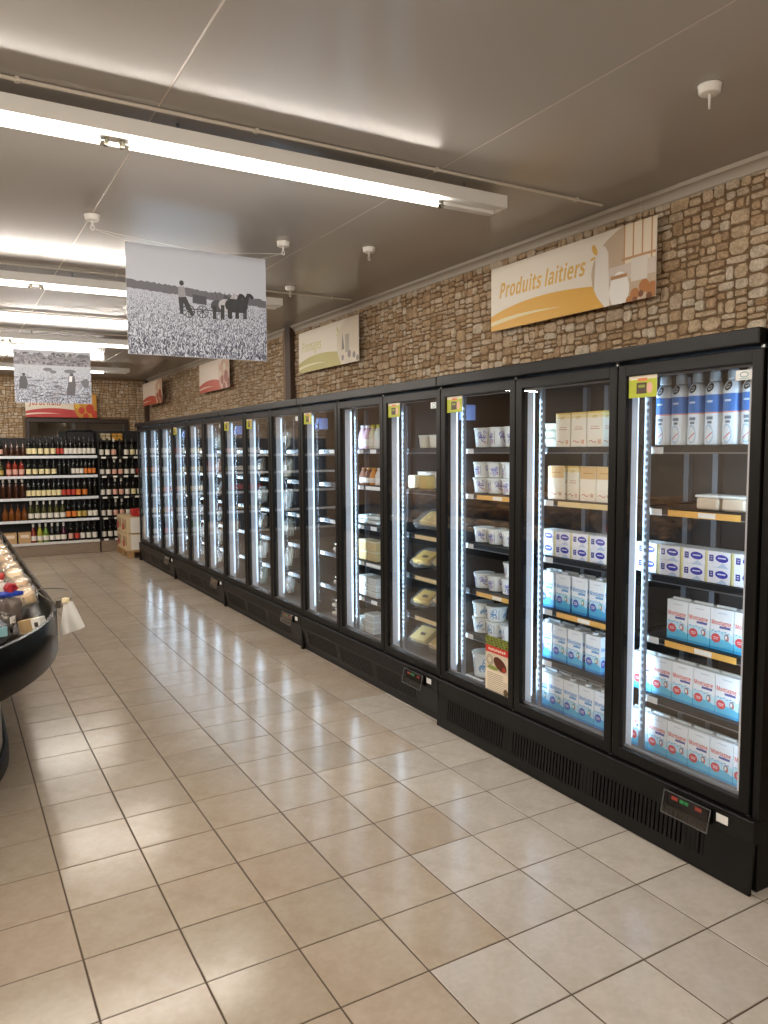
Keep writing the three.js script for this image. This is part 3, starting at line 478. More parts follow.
const creamArt = print(128, 256, (c, w, h) => { c.fillStyle = '#f4ecd8'; c.fillRect(0, 0, w, h); c.fillStyle = '#e9c660'; c.fillRect(0, 0, w, h * 0.05); c.fillStyle = '#f0dca0'; c.fillRect(0, h * 0.05, w, h * 0.12); c.strokeStyle = '#c8a24a'; c.lineWidth = 3; for (let i = 0; i < 4; i++) { c.beginPath(); c.arc(w * (0.4 + i * 0.07), h * 0.16, 9, 2, 5.5); c.stroke(); } c.fillStyle = '#c98a6a'; c.fillRect(w * 0.24, h * 0.42, w * 0.5, 4); c.fillRect(w * 0.2, h * 0.48, w * 0.58, 5); c.strokeStyle = '#cc5a4a'; c.lineWidth = 5; c.beginPath(); c.moveTo(w * 0.12, h * 0.86); c.bezierCurveTo(w * 0.3, h * 0.76, w * 0.4, h * 0.96, w * 0.56, h * 0.84); c.stroke(); c.fillStyle = '#e6b99a'; c.fillRect(w * 0.68, h * 0.8, w * 0.2, h * 0.12); });
const creamBrown = print(128, 256, (c, w, h) => { c.fillStyle = '#d8b27a'; c.fillRect(0, 0, w, h); c.fillStyle = '#efe3cc'; c.fillRect(0, h * 0.36, w, h * 0.64); c.fillStyle = '#b9813f'; c.fillRect(w * 0.2, h * 0.18, w * 0.6, 6); c.strokeStyle = '#c4574a'; c.lineWidth = 5; c.beginPath(); c.moveTo(w * 0.12, h * 0.84); c.bezierCurveTo(w * 0.3, h * 0.74, w * 0.4, h * 0.94, w * 0.56, h * 0.82); c.stroke(); c.fillStyle = '#c9a58a'; c.fillRect(w * 0.66, h * 0.78, w * 0.2, h * 0.1); });
const packArt = print(192, 112, (c, w, h) => { c.fillStyle = '#e9eaf0'; c.fillRect(0, 0, w, h); c.fillStyle = '#d8cf96'; c.fillRect(0, 0, w * 0.1, h); c.fillStyle = '#2e2f86'; c.fillRect(w * 0.16, h * 0.24, w * 0.17, h * 0.4); c.fillStyle = '#e6e6f0'; c.fillRect(w * 0.2, h * 0.34, w * 0.09, 5); c.fillRect(w * 0.2, h * 0.48, w * 0.09, 5); c.fillStyle = '#3436a4'; c.beginPath(); c.ellipse(w * 0.66, h * 0.42, w * 0.25, h * 0.24, 0.05, 0, 7); c.fill(); c.fillStyle = '#e9eaf6'; c.fillRect(w * 0.5, h * 0.36, w * 0.32, 9); c.fillStyle = '#b9cbe2'; c.beginPath(); c.moveTo(w * 0.45, h); c.lineTo(w * 0.7, h * 0.7); c.lineTo(w * 0.92, h); c.fill(); });
const canArt = print(512, 256, (c, w, h) => {
  c.fillStyle = '#e3ecf2'; c.fillRect(0, 0, w, h);
  for (const o of [0, w / 2]) {
    c.fillStyle = '#22272c'; c.beginPath(); c.ellipse(o + w * 0.25, h * 0.10, 36, 17, -0.15, 0, 7); c.fill(); c.strokeStyle = '#e8eef2'; c.lineWidth = 4; c.beginPath(); c.ellipse(o + w * 0.25, h * 0.10, 18, 6, -0.15, 0, 7); c.stroke();
    c.fillStyle = '#2f78c8'; c.fillRect(o, h * 0.21, w / 2, h * 0.27); c.fillStyle = '#cfe2f4'; c.fillRect(o + w * 0.19, h * 0.3, w * 0.12, 8); c.fillStyle = '#e29a94'; c.fillRect(o, h * 0.48, w / 2, 5);
    c.fillStyle = '#6c7f90'; c.fillRect(o + w * 0.2, h * 0.55, 60, 12); c.fillRect(o + w * 0.22, h * 0.62, 42, 10);
    c.strokeStyle = '#9fc4dc'; c.lineWidth = 6; c.beginPath(); c.ellipse(o + w * 0.25, h * 0.82, 38, 34, 0.3, 0, 7); c.stroke(); c.strokeStyle = '#d2727a'; c.lineWidth = 5; c.beginPath(); c.moveTo(o + w * 0.19, h * 0.9); c.lineTo(o + w * 0.31, h * 0.8); c.stroke();
  }
});
const tubArt = (ink, n) => print(512, 160, (c, w, h) => { const r = rng(n); c.fillStyle = '#eef1ee'; c.fillRect(0, 0, w, h); for (const o of [0.1, 0.35, 0.6, 0.85]) { c.strokeStyle = ink; c.lineWidth = 5; for (let i = 0; i < 7; i++) { c.beginPath(); c.ellipse(w * (o + (r() - 0.5) * 0.1), h * (0.5 + (r() - 0.5) * 0.5), 8 + r() * 16, 6 + r() * 12, r() * 3, 0, 5); c.stroke(); } c.fillStyle = ink; c.fillRect(w * (o - 0.06), h * 0.46, w * 0.11, 12); c.fillStyle = '#d99a92'; c.fillRect(w * (o + 0.03), h * 0.7, 16, 14); c.fillStyle = '#46505c'; c.fillRect(w * (o + 0.085), h * 0.2, 4, h * 0.65); } });
const faces6 = (f, s, t) => [s, f, t, t, s, s];
const P_ = (t, r = 0.42) => M(0xffffff, r, { map: t });
const mRed = P_(cartonArt(false)), mBlue = P_(cartonArt(true)), mCream = P_(creamArt), mCreamB = P_(creamBrown), mPack = P_(packArt), mCan = P_(canArt, 0.3), mTub = P_(tubArt('#6f6fb4', 3)), mTubB = P_(tubArt('#5a93c0', 4)), mCardTop = M(0xdfe6e8, 0.5), mCreamTop = M(0xeadfc4, 0.5), mLid = M(0xe6ebe6, 0.35), mTubPlain = M(0xe9e6d6, 0.4), mCap = M(0xdfe6ea, 0.3), mKraft = M(0xc7a070, 0.7, { map: rep(fineNoise, 4) });
const gBrick = bx(0.06, 0.168, 0.103, 0, 0.084, 0), gMilk = bx(0.07, 0.182, 0.1, 0, 0.091, 0), gCreamBox = bx(0.06, 0.167, 0.101, 0, 0.0835, 0), gPack = bx(0.1, 0.064, 0.116, 0, 0.032, 0);
const gRidge = rb(0.004, 0.012, 0.09, 0.0015, 0, 0, 0, 1);
function lbl(what, i, s, d) { return `${ord(i)} ${what} from left, ${SHELFNAME[s]} shelf, ${DOORNAME[d]}`; }
const grp = (what, s, d) => `${what} on the ${SHELFNAME[s]} shelf, ${DOORNAME[d]}`;
function brick(z, s, i, d, x = 2.695) {
  const t = thing('milk_carton', lbl('red lettered milk carton', i, s, d), 'carton', [x, SHELF[s], z], 0, grp('red lettered cartons', s, d));
  mesh('carton_body', gBrick, faces6(mRed, mRed, mCardTop), t); const f = mesh('top_fold', gRidge, mCardTop, t); f.position.set(0, 0.171, 0);
}
function milk(z, s, i, d, x = 2.7) {
  const t = thing('milk_carton', lbl('blue lettered milk carton', i, s, d), 'carton', [x, SHELF[s], z], 0, grp('blue lettered cartons', s, d));
  mesh('carton_body', gMilk, faces6(mBlue, mBlue, mCardTop), t); mesh('screw_cap', cyl(0.015, 0.016, 0.012, -0.008, 0.188, -0.01, 14), mCap, t); mesh('top_fold', gRidge, mCardTop, t).position.set(0.026, 0.186, 0);
}
// door 1
{
  const can = lathe([[0, 0], [0.034, 0], [0.0375, 0.006], [0.0375, 0.215], [0.036, 0.228], [0.028, 0.245], [0.0215, 0.256], [0, 0.256]], 28);
  { const p = can.attributes.position, uv = can.attributes.uv; for (let i = 0; i < p.count; i++) uv.setY(i, p.getY(i) / 0.256); }
  const cap = lathe([[0.0, 0.256], [0.022, 0.256], [0.0235, 0.262], [0.0225, 0.29], [0.018, 0.298], [0, 0.3]], 22);
  for (let i = 0; i < 6; i++) { const t = thing('cream_spray_can', `${ord(i)} white and blue cream spray can from left behind nearest freezer door`, 'spray can', [2.695, SHELF[0], -2.242 + i * 0.0815], 0, 'cream spray cans on the top shelf'); mesh('can_body', can, mCan, t); mesh('cap', cap, M(0xc9d6dd, 0.25), t); }
  const tb = rb(0.085, 0.052, 0.105, 0.012, 0, 0.027, 0), td = rb(0.092, 0.012, 0.112, 0.005, 0, 0.057, 0);
  for (let i = 0; i < 2; i++) { const t = thing('plastic_tub', `${['left', 'right'][i]} one of two clear lidded tubs, second shelf, nearest freezer door`, 'tub', [2.705, SHELF[1], -2.0 + i * 0.118], 0, 'lidded tubs on the second shelf'); mesh('tub_body', tb, M(0xd9c9b2, 0.35), t); mesh('lid', td, mLid, t); }
  for (let i = 0; i < 5; i++) for (let k = 0; k < 2; k++) { const t = tag(mesh(numbered('yogurt_multipack'), gPack, faces6(mPack, mPack, mCardTop), scene), `${ord(i)} ${['lower', 'upper'][k]} blue logo multipack from left, third shelf, nearest freezer door`, 'multipack', grp('blue logo multipacks', 2, 0)); t.position.set(2.71, SHELF[2] + k * 0.0645, -2.297 + i * 0.1195); t.rotation.y = (i * 7 % 3 - 1) * 0.02; }
  for (let i = 0; i < 4; i++) brick(-2.13 + i * 0.107, 3, i, 0);
  for (let i = 0; i < 6; i++) brick(-2.31 + i * 0.1065, 4, i, 0);
  for (let i = 0; i < 6; i++) brick(-2.327 + i * 0.1065, 5, i, 0);
}
// door 2
{
  for (let i = 0; i < 3; i++) { const t = tag(mesh(numbered('cream_carton'), gCreamBox, faces6(mCream, mCream, mCreamTop), scene), lbl('pale yellow cream carton', i, 0, 1), 'carton', grp('cream cartons', 0, 1)); t.position.set(2.7, SHELF[0], -2.84 + i * 0.108); }
  { const t = thing('stacked_tubs', 'white tub stack left of pale yellow cartons behind second freezer door', 'tub', [2.76, SHELF[0], -3.0]); for (let k = 0; k < 3; k++) mesh('tub', lathe([[0, 0.002], [0.042, 0.002], [0.05, 0.036], [0.053, 0.038], [0.053, 0.041], [0, 0.041]], 20).translate(0, k * 0.04, 0), mTubPlain, t); }
  [-2.89, -2.77, -2.665, -2.56].forEach((z, i) => { const t = tag(mesh(numbered('cream_carton'), gCreamBox, faces6(i === 1 ? mCream : mCreamB, mCream, mCreamTop), scene), lbl('cream and tan carton', i, 1, 1), 'carton', grp('tan cartons', 1, 1)); t.position.set(2.7 + (i === 1 ? 0.01 : 0), SHELF[1], z); t.rotation.y = [0.12, -0.2, 0, 0][i]; });
  for (let i = 0; i < 4; i++) for (let k = 0; k < 2; k++) { const t = tag(mesh(numbered('yogurt_multipack'), gPack, faces6(mPack, mPack, mCardTop), scene), `${ord(i)} ${['lower', 'upper'][k]} blue logo multipack from left, third shelf, second freezer door`, 'multipack', grp('blue logo multipacks', 2, 1)); t.position.set(2.71, SHELF[2] + k * 0.0645, -2.945 + i * 0.119); }
  for (let i = 0; i < 4; i++) milk(-2.937 + i * 0.116, 3, i, 1);
  [-2.946, -2.84, -2.732, -2.61].forEach((z, i) => milk(z, 4, i, 1));
  for (let i = 0; i < 5; i++) milk(-2.965 + i * 0.105, 5, i, 1);
}
// door 3: white tubs and buckets
function tub(r, h, m, key) { const g = lathe([[0, 0.001], [r * 0.82, 0.001], [r * 0.84, 0.006], [r * 0.97, h - 0.012], [r * 0.97, h - 0.01]], 26); const p = g.attributes.position, uv = g.attributes.uv; for (let i = 0; i < p.count; i++) uv.setY(i, p.getY(i) / h); const l = lathe([[0, h - 0.011], [r * 0.98, h - 0.012], [r * 1.03, h - 0.011], [r * 1.04, h - 0.001], [r * 0.97, h], [r * 0.93, h - 0.003], [0, h - 0.003]], 26); return (label, group, pos, turn) => { const t = thing('yogurt_tub', label, 'tub', pos, turn, group); mesh('tub_body', g, m, t); mesh('lid', l, mLid, t); }; }
{
  const t1 = tub(0.065, 0.115, mTub), t2 = tub(0.06, 0.09, mTub), t3 = tub(0.062, 0.09, mTubB), t4 = tub(0.08, 0.145, mTubB), D = 2;
  for (let i = 0; i < 3; i++) t1(lbl('large purple print tub', i, 0, D), grp('purple print tubs', 0, D), [2.735, SHELF[0], -3.552 + i * 0.137], i * 0.7);
  for (let i = 0; i < 3; i++) for (let k = 0; k < 2; k++) t2(`${ord(i)} ${['lower', 'upper'][k]} purple print tub from left, second shelf, third freezer door`, grp('purple print tubs', 1, D), [2.73, SHELF[1] + k * 0.0905, -3.56 + i * 0.13], i * 0.5 + k);
  for (let i = 0; i < 3; i++) t2(lbl('purple print tub', i, 2, D), grp('purple print tubs', 2, D), [2.73, SHELF[2], -3.552 + i * 0.128], i * 0.9);
  for (let i = 0; i < 3; i++) t2(lbl('purple print tub', i, 3, D), grp('purple print tubs', 3, D), [2.73, SHELF[3], -3.55 + i * 0.126], i * 0.6 + 0.3);
  t2('single purple print tub stacked on others, fourth shelf, third freezer door', null, [2.735, SHELF[3] + 0.091, -3.285], 0.4);
  for (let i = 0; i < 3; i++) t3(`${ord(i)} lower blue print tub from left, fifth shelf, third freezer door`, grp('blue print tubs', 4, D), [2.73, SHELF[4], -3.56 + i * 0.1305], i);
  for (let i = 0; i < 2; i++) t3(`${ord(i)} upper blue print tub from left, fifth shelf, third freezer door`, grp('blue print tubs', 4, D), [2.73, SHELF[4] + 0.0905, -3.56 + i * 0.1305], i + 0.5);
  t4('large blue print bucket beside the flyer, bottom of third freezer door', null, [2.74, SHELF[5] + 0.001, -3.545], 0.2);
  t4('large blue print bucket hidden partly by the flyer, third freezer door', null, [2.8, SHELF[5] + 0.001, -3.36], 1.2);
  solo('paper_slip', rb(0.08, 0.004, 0.16, 0.001, 2.615, SHELF[5] + 0.004, -3.53, 1), mat.paper, 'white paper slip lying before the bucket, bottom of third freezer door', 'paper');
}
// door 4: cheese
const gSlab = rb(0.11, 0.034, 0.15, 0.008), mCheese = M(0xe6cd84, 0.5, { map: rep(mottle, 6) }), mCheese2 = M(0xdcb65a, 0.5, { map: rep(mottle, 6) }), mLabelBrown = M(0x5c3a26, 0.6);
function wrap(w, h, d, seed, amp = 0.012) {                             // crumpled clear film bag around a slab
  const g = new THREE.SphereGeometry(1, 18, 12), p = g.attributes.position, f = valueNoise(32, 8, rng(seed));
  for (let i = 0; i < p.count; i++) { let x = p.getX(i), y = p.getY(i), z = p.getZ(i); const q = 1 / Math.pow(Math.pow(Math.abs(x), 4) + Math.pow(Math.abs(y), 4) + Math.pow(Math.abs(z), 4), 0.25), n = f[(((x + 1) * 15) | 0) * 32 + (((z + 1) * 15) | 0)] + f[(((y + 1) * 15) | 0) * 32 + (((x + 1) * 15) | 0)] - 1; p.setXYZ(i, x * q * w / 2 + x * n * amp, y * q * h / 2 + y * n * amp, z * q * d / 2 + z * n * amp); }
  g.computeVertexNormals(); return toCreasedNormals(g, 0.6);
}
function cheese(label, group, pos, rot, size, m, filmSize, seed, badge = true) {
  const t = thing('wrapped_cheese', label, 'cheese', pos, rot[1], group), b = new THREE.Object3D();
  const s = mesh('cheese_slab', gSlab, m, t); s.scale.set(...size); s.rotation.z = rot[2];
  if (badge) { const l = mesh('paper_label', bx(0.004, 0.002, 0.05, 0, 0, 0), mLabelBrown, t); l.scale.set(6, 1, 1); l.rotation.z = rot[2]; const q = new THREE.Vector3(-0.01, 0.0185 * size[1], 0.01).applyAxisAngle(new THREE.Vector3(0, 0, 1), rot[2]); l.position.copy(q); }
  const f = mesh('clear_film', wrap(...filmSize, seed), mat.film, t); f.rotation.z = rot[2];
}
{
  const D = 3, sm = tub(0.05, 0.085, mTubPlain);
  sm(lbl('small cream tub', 0, 0, D), grp('small cream tubs', 0, D), [2.73, SHELF[0], -4.17], 0); sm(lbl('small cream tub', 1, 0, D), grp('small cream tubs', 0, D), [2.73, SHELF[0], -4.045], 0);
  [-4.285, -4.145].forEach((z, i) => { const t = tag(mesh(numbered('cheese_block'), rb(0.07, 0.085, 0.085, 0.006, 0, 0.0425, 0), i ? mCheese : mCreamTop, scene), lbl('small cheese block', i, 1, D), 'cheese', grp('small cheese blocks', 1, D)); t.position.set(2.72, SHELF[1], z); });
  for (let i = 0; i < 2; i++) { const t = tag(mesh(numbered('white_box'), rb(0.1, 0.105, 0.17, 0.004, 0, 0.0525, 0), mat.paper, scene), `${['left', 'right'][i]} white box behind the small cheese blocks, fourth freezer door`, 'box', 'white boxes behind the cheese blocks'); t.position.set(2.84, SHELF[1], -4.29 + i * 0.21); }
  cheese('cheese slab in blue tinted film, third shelf, fourth freezer door', null, [2.78, SHELF[2] + 0.088, -4.14], [0, 0.1, 0.55], [1.1, 1.1, 1.35], mCheese, [0.2, 0.05, 0.34], 41, false);
  cheese('wrapped cheese slab leaning, fourth shelf, fourth freezer door', 'wrapped cheeses', [2.78, SHELF[3] + 0.088, -4.25], [0, 0.1, 0.5], [1.1, 1, 1.1], mCheese2, [0.19, 0.05, 0.22], 42);
  cheese('wrapped cheese slab standing right, fourth shelf, fourth freezer door', 'wrapped cheeses', [2.78, SHELF[3] + 0.1, -4.06], [0, -0.1, 0.7], [1, 1, 0.7], mCheese, [0.17, 0.06, 0.13], 43, false);
  cheese('wrapped cheese slab leaning left, fifth shelf, fourth freezer door', 'wrapped cheeses', [2.78, SHELF[4] + 0.085, -4.25], [0, 0.1, 0.5], [1.1, 1, 1.05], mCheese2, [0.18, 0.05, 0.21], 44);
  cheese('bulky film wrapped cheese right, fifth shelf, fourth freezer door', 'wrapped cheeses', [2.78, SHELF[4] + 0.118, -4.06], [0, -0.1, 0.8], [1, 1, 0.7], mCheese, [0.19, 0.07, 0.14], 45, false);
  cheese('wrapped cheese slab left, bottom of fourth freezer door', 'wrapped cheeses', [2.77, SHELF[5] + 0.092, -4.26], [0, 0.1, 0.55], [1.2, 1.1, 1.1], mCheese, [0.19, 0.055, 0.22], 46);
  cheese('wrapped cheese slab right, bottom of fourth freezer door', 'wrapped cheeses', [2.76, SHELF[5] + 0.086, -4.05], [0, 0, 0.55], [1.1, 1.1, 0.85], mCheese2, [0.17, 0.05, 0.16], 47, false);
}
// door 5: drinks and boxes
{
  const D = 4, bot = lathe([[0, 0], [0.033, 0], [0.035, 0.006], [0.035, 0.09], [0.03, 0.115], [0.018, 0.145], [0.016, 0.152], [0, 0.152]], 18), cp = lathe([[0, 0.152], [0.018, 0.152], [0.0185, 0.172], [0, 0.174]], 16);
  const lab = cyl(0.0355, 0.0355, 0.05, 0, 0.045, 0, 18);
  const kinds = [[0xd8b9c4, 0xe9dfe4], [0xd4aebb, 0xe9dfe4], [0xe3e2c4, 0xd8d23c], [0xdfe8e0, 0xd9dc6a]];
  kinds.forEach(([b, c], i) => { const t = thing('drink_bottle', lbl('pastel drink bottle', i, 0, D), 'bottle', [2.71, SHELF[0], -5.0 + i * 0.079], 0, grp('pastel drink bottles', 0, D)); mesh('bottle_body', bot, M(b, 0.35), t); mesh('bottle_cap', cp, M(c, 0.35), t); mesh('paper_label', lab, mat.paper, t); });
  [[0x7a4a32, 0x9a6a52], [0x70402c, 0xc08a4a], [0xd88a2e, 0xe0a02e], [0xe0d8cc, 0xe8e4dc]].forEach(([b, c], i) => { const t = thing('drink_bottle', lbl('small dessert drink bottle', i, 1, D), 'bottle', [2.71, SHELF[1], -4.99 + i * 0.079], 0, grp('small drink bottles', 1, D)); t.scale.y = 0.72; mesh('bottle_body', bot, M(b, 0.35), t); mesh('bottle_cap', cp, M(c, 0.35), t); mesh('paper_label', lab, mat.paper, t); });
  for (let i = 0; i < 2; i++) for (let k = 0; k < 2; k++) { const t = tag(mesh(numbered('flat_pack'), rb(0.12, 0.03, 0.145, 0.01, 0, 0.016, 0), mLid, scene), `${['lower', 'upper'][k]} ${['left', 'right'][i]} white flat pack, third shelf, fifth freezer door`, 'pack', grp('white flat packs', 2, D)); t.position.set(2.73, SHELF[2] + k * 0.033, -4.96 + i * 0.155); t.rotation.y = k * 0.15; }
  const yb = rb(0.1, 0.066, 0.125, 0.006, 0, 0.034, 0), yl = rb(0.104, 0.012, 0.13, 0.004, 0, 0.068, 0);
  for (let i = 0; i < 2; i++) for (let k = 0; k < 2; k++) { const t = thing('butter_box', `${['lower', 'upper'][k]} ${['left', 'right'][i]} yellowish box, fourth shelf, fifth freezer door`, 'box', [2.72, SHELF[3] + k * 0.0755, -4.955 + i * 0.14], 0, grp('yellowish boxes', 3, D)); mesh('box_body', yb, M(0xd6bd84, 0.5), t); mesh('lid', yl, M(0xe8dcb8, 0.45), t); }
  const cb = rb(0.11, 0.04, 0.13, 0.006, 0, 0.021, 0), cl = rb(0.116, 0.01, 0.136, 0.004, 0, 0.043, 0), clear = M(0xd9dad4, 0.25);
  for (let i = 0; i < 2; i++) for (let k = 0; k < 3; k++) { const t = thing('clear_tray', `${ord(k)} tray from below in ${['left', 'right'][i]} stack, fifth shelf, fifth freezer door`, 'tray', [2.72, SHELF[4] + k * 0.0485, -4.945 + i * 0.142], 0, grp('clear trays', 4, D)); mesh('tray_body', cb, clear, t); mesh('lid', cl, mLid, t); }
  for (let i = 0; i < 2; i++) for (let k = 0; k < 2 + i; k++) { const t = thing('clear_tray', `${ord(k)} tray from below in ${['left', 'right'][i]} stack, bottom of fifth freezer door`, 'tray', [2.7, SHELF[5] + k * 0.0485, -4.96 + i * 0.145], 0, grp('clear trays', 5, D)); mesh('tray_body', cb, clear, t); mesh('lid', cl, mLid, t); }
}
// door 6: nearly empty, egg boxes low down
{
  const D = 5, eggs = merged([0, 1, 2, 3].map(i => new THREE.SphereGeometry(0.022, 10, 8).scale(1, 1.15, 1).translate(0, 0.032, -0.08 + i * 0.053))), tr = rb(0.075, 0.03, 0.225, 0.008, 0, 0.016, 0), td = rb(0.075, 0.02, 0.225, 0.006, 0, 0.058, 0);
  const eb = (label, y, z, x = 2.73) => { const t = thing('egg_box', label, 'egg box', [x, y, z], 0, 'egg boxes behind the sixth freezer door'); mesh('tray', tr, M(0xcdbfae, 0.6), t); mesh('eggs', eggs, M(0xd2a989, 0.5), t).userData.kind = 'stuff'; mesh('lid', td, mat.film, t); };
  eb('lower egg box, bottom of sixth freezer door', SHELF[5] + 0.002, -5.42); eb('upper egg box, bottom of sixth freezer door', SHELF[5] + 0.072, -5.42);
  eb('egg box on fifth shelf, sixth freezer door', SHELF[4], -5.38); eb('egg box on fourth shelf, sixth freezer door', SHELF[3], -5.38);
}
// doors 7 to 15: bagged goods leaning on the shelves
{
  const bagMats = [0xa8aaa6, 0x948c7a, 0x6c685c, 0xaca898, 0x7d8a80, 0x5c4a3a].map(h => M(h, 0.3)), gBag = wrap(0.045, 0.17, 0.15, 61, 0.02), gBag2 = wrap(0.05, 0.15, 0.2, 62, 0.02), seal = rb(0.006, 0.02, 0.13, 0.002, 0, 0.088, 0, 1), stick = bx(0.004, 0.06, 0.08, -0.026, 0.0, 0), r = rng(404);
  const cols = ['white', 'tan', 'grey', 'cream', 'pale green', 'brown'];
  for (let d = 6; d < 15; d++) for (let s = 0; s < 6; s++) {
    if ((d === 8 && s === 0) || (d === 11 && s < 2)) continue;
    const n = 2, zf = Z0 - DOOR_W * (d + 1);
    for (let i = 0; i < n; i++) { const c = (r() * 6) | 0, big = r() > 0.5, t = thing('frozen_bag', `${['left', 'right'][i]} ${cols[c]} frozen food bag, ${SHELFNAME[s]} shelf, ${DOORNAME[d]}`, 'bag', [2.75, SHELF[s] + 0.092, zf + 0.2 + i * 0.24], (r() - 0.5) * 0.2, 'frozen food bags in the far freezers'); const q = mesh('bag_body', big ? gBag2 : gBag, bagMats[c], t); q.rotation.z = -0.16; mesh('top_seal', seal, bagMats[c], q); mesh('printed_label', stick, M(0xe6e2d8, 0.5), q); }
  }
}
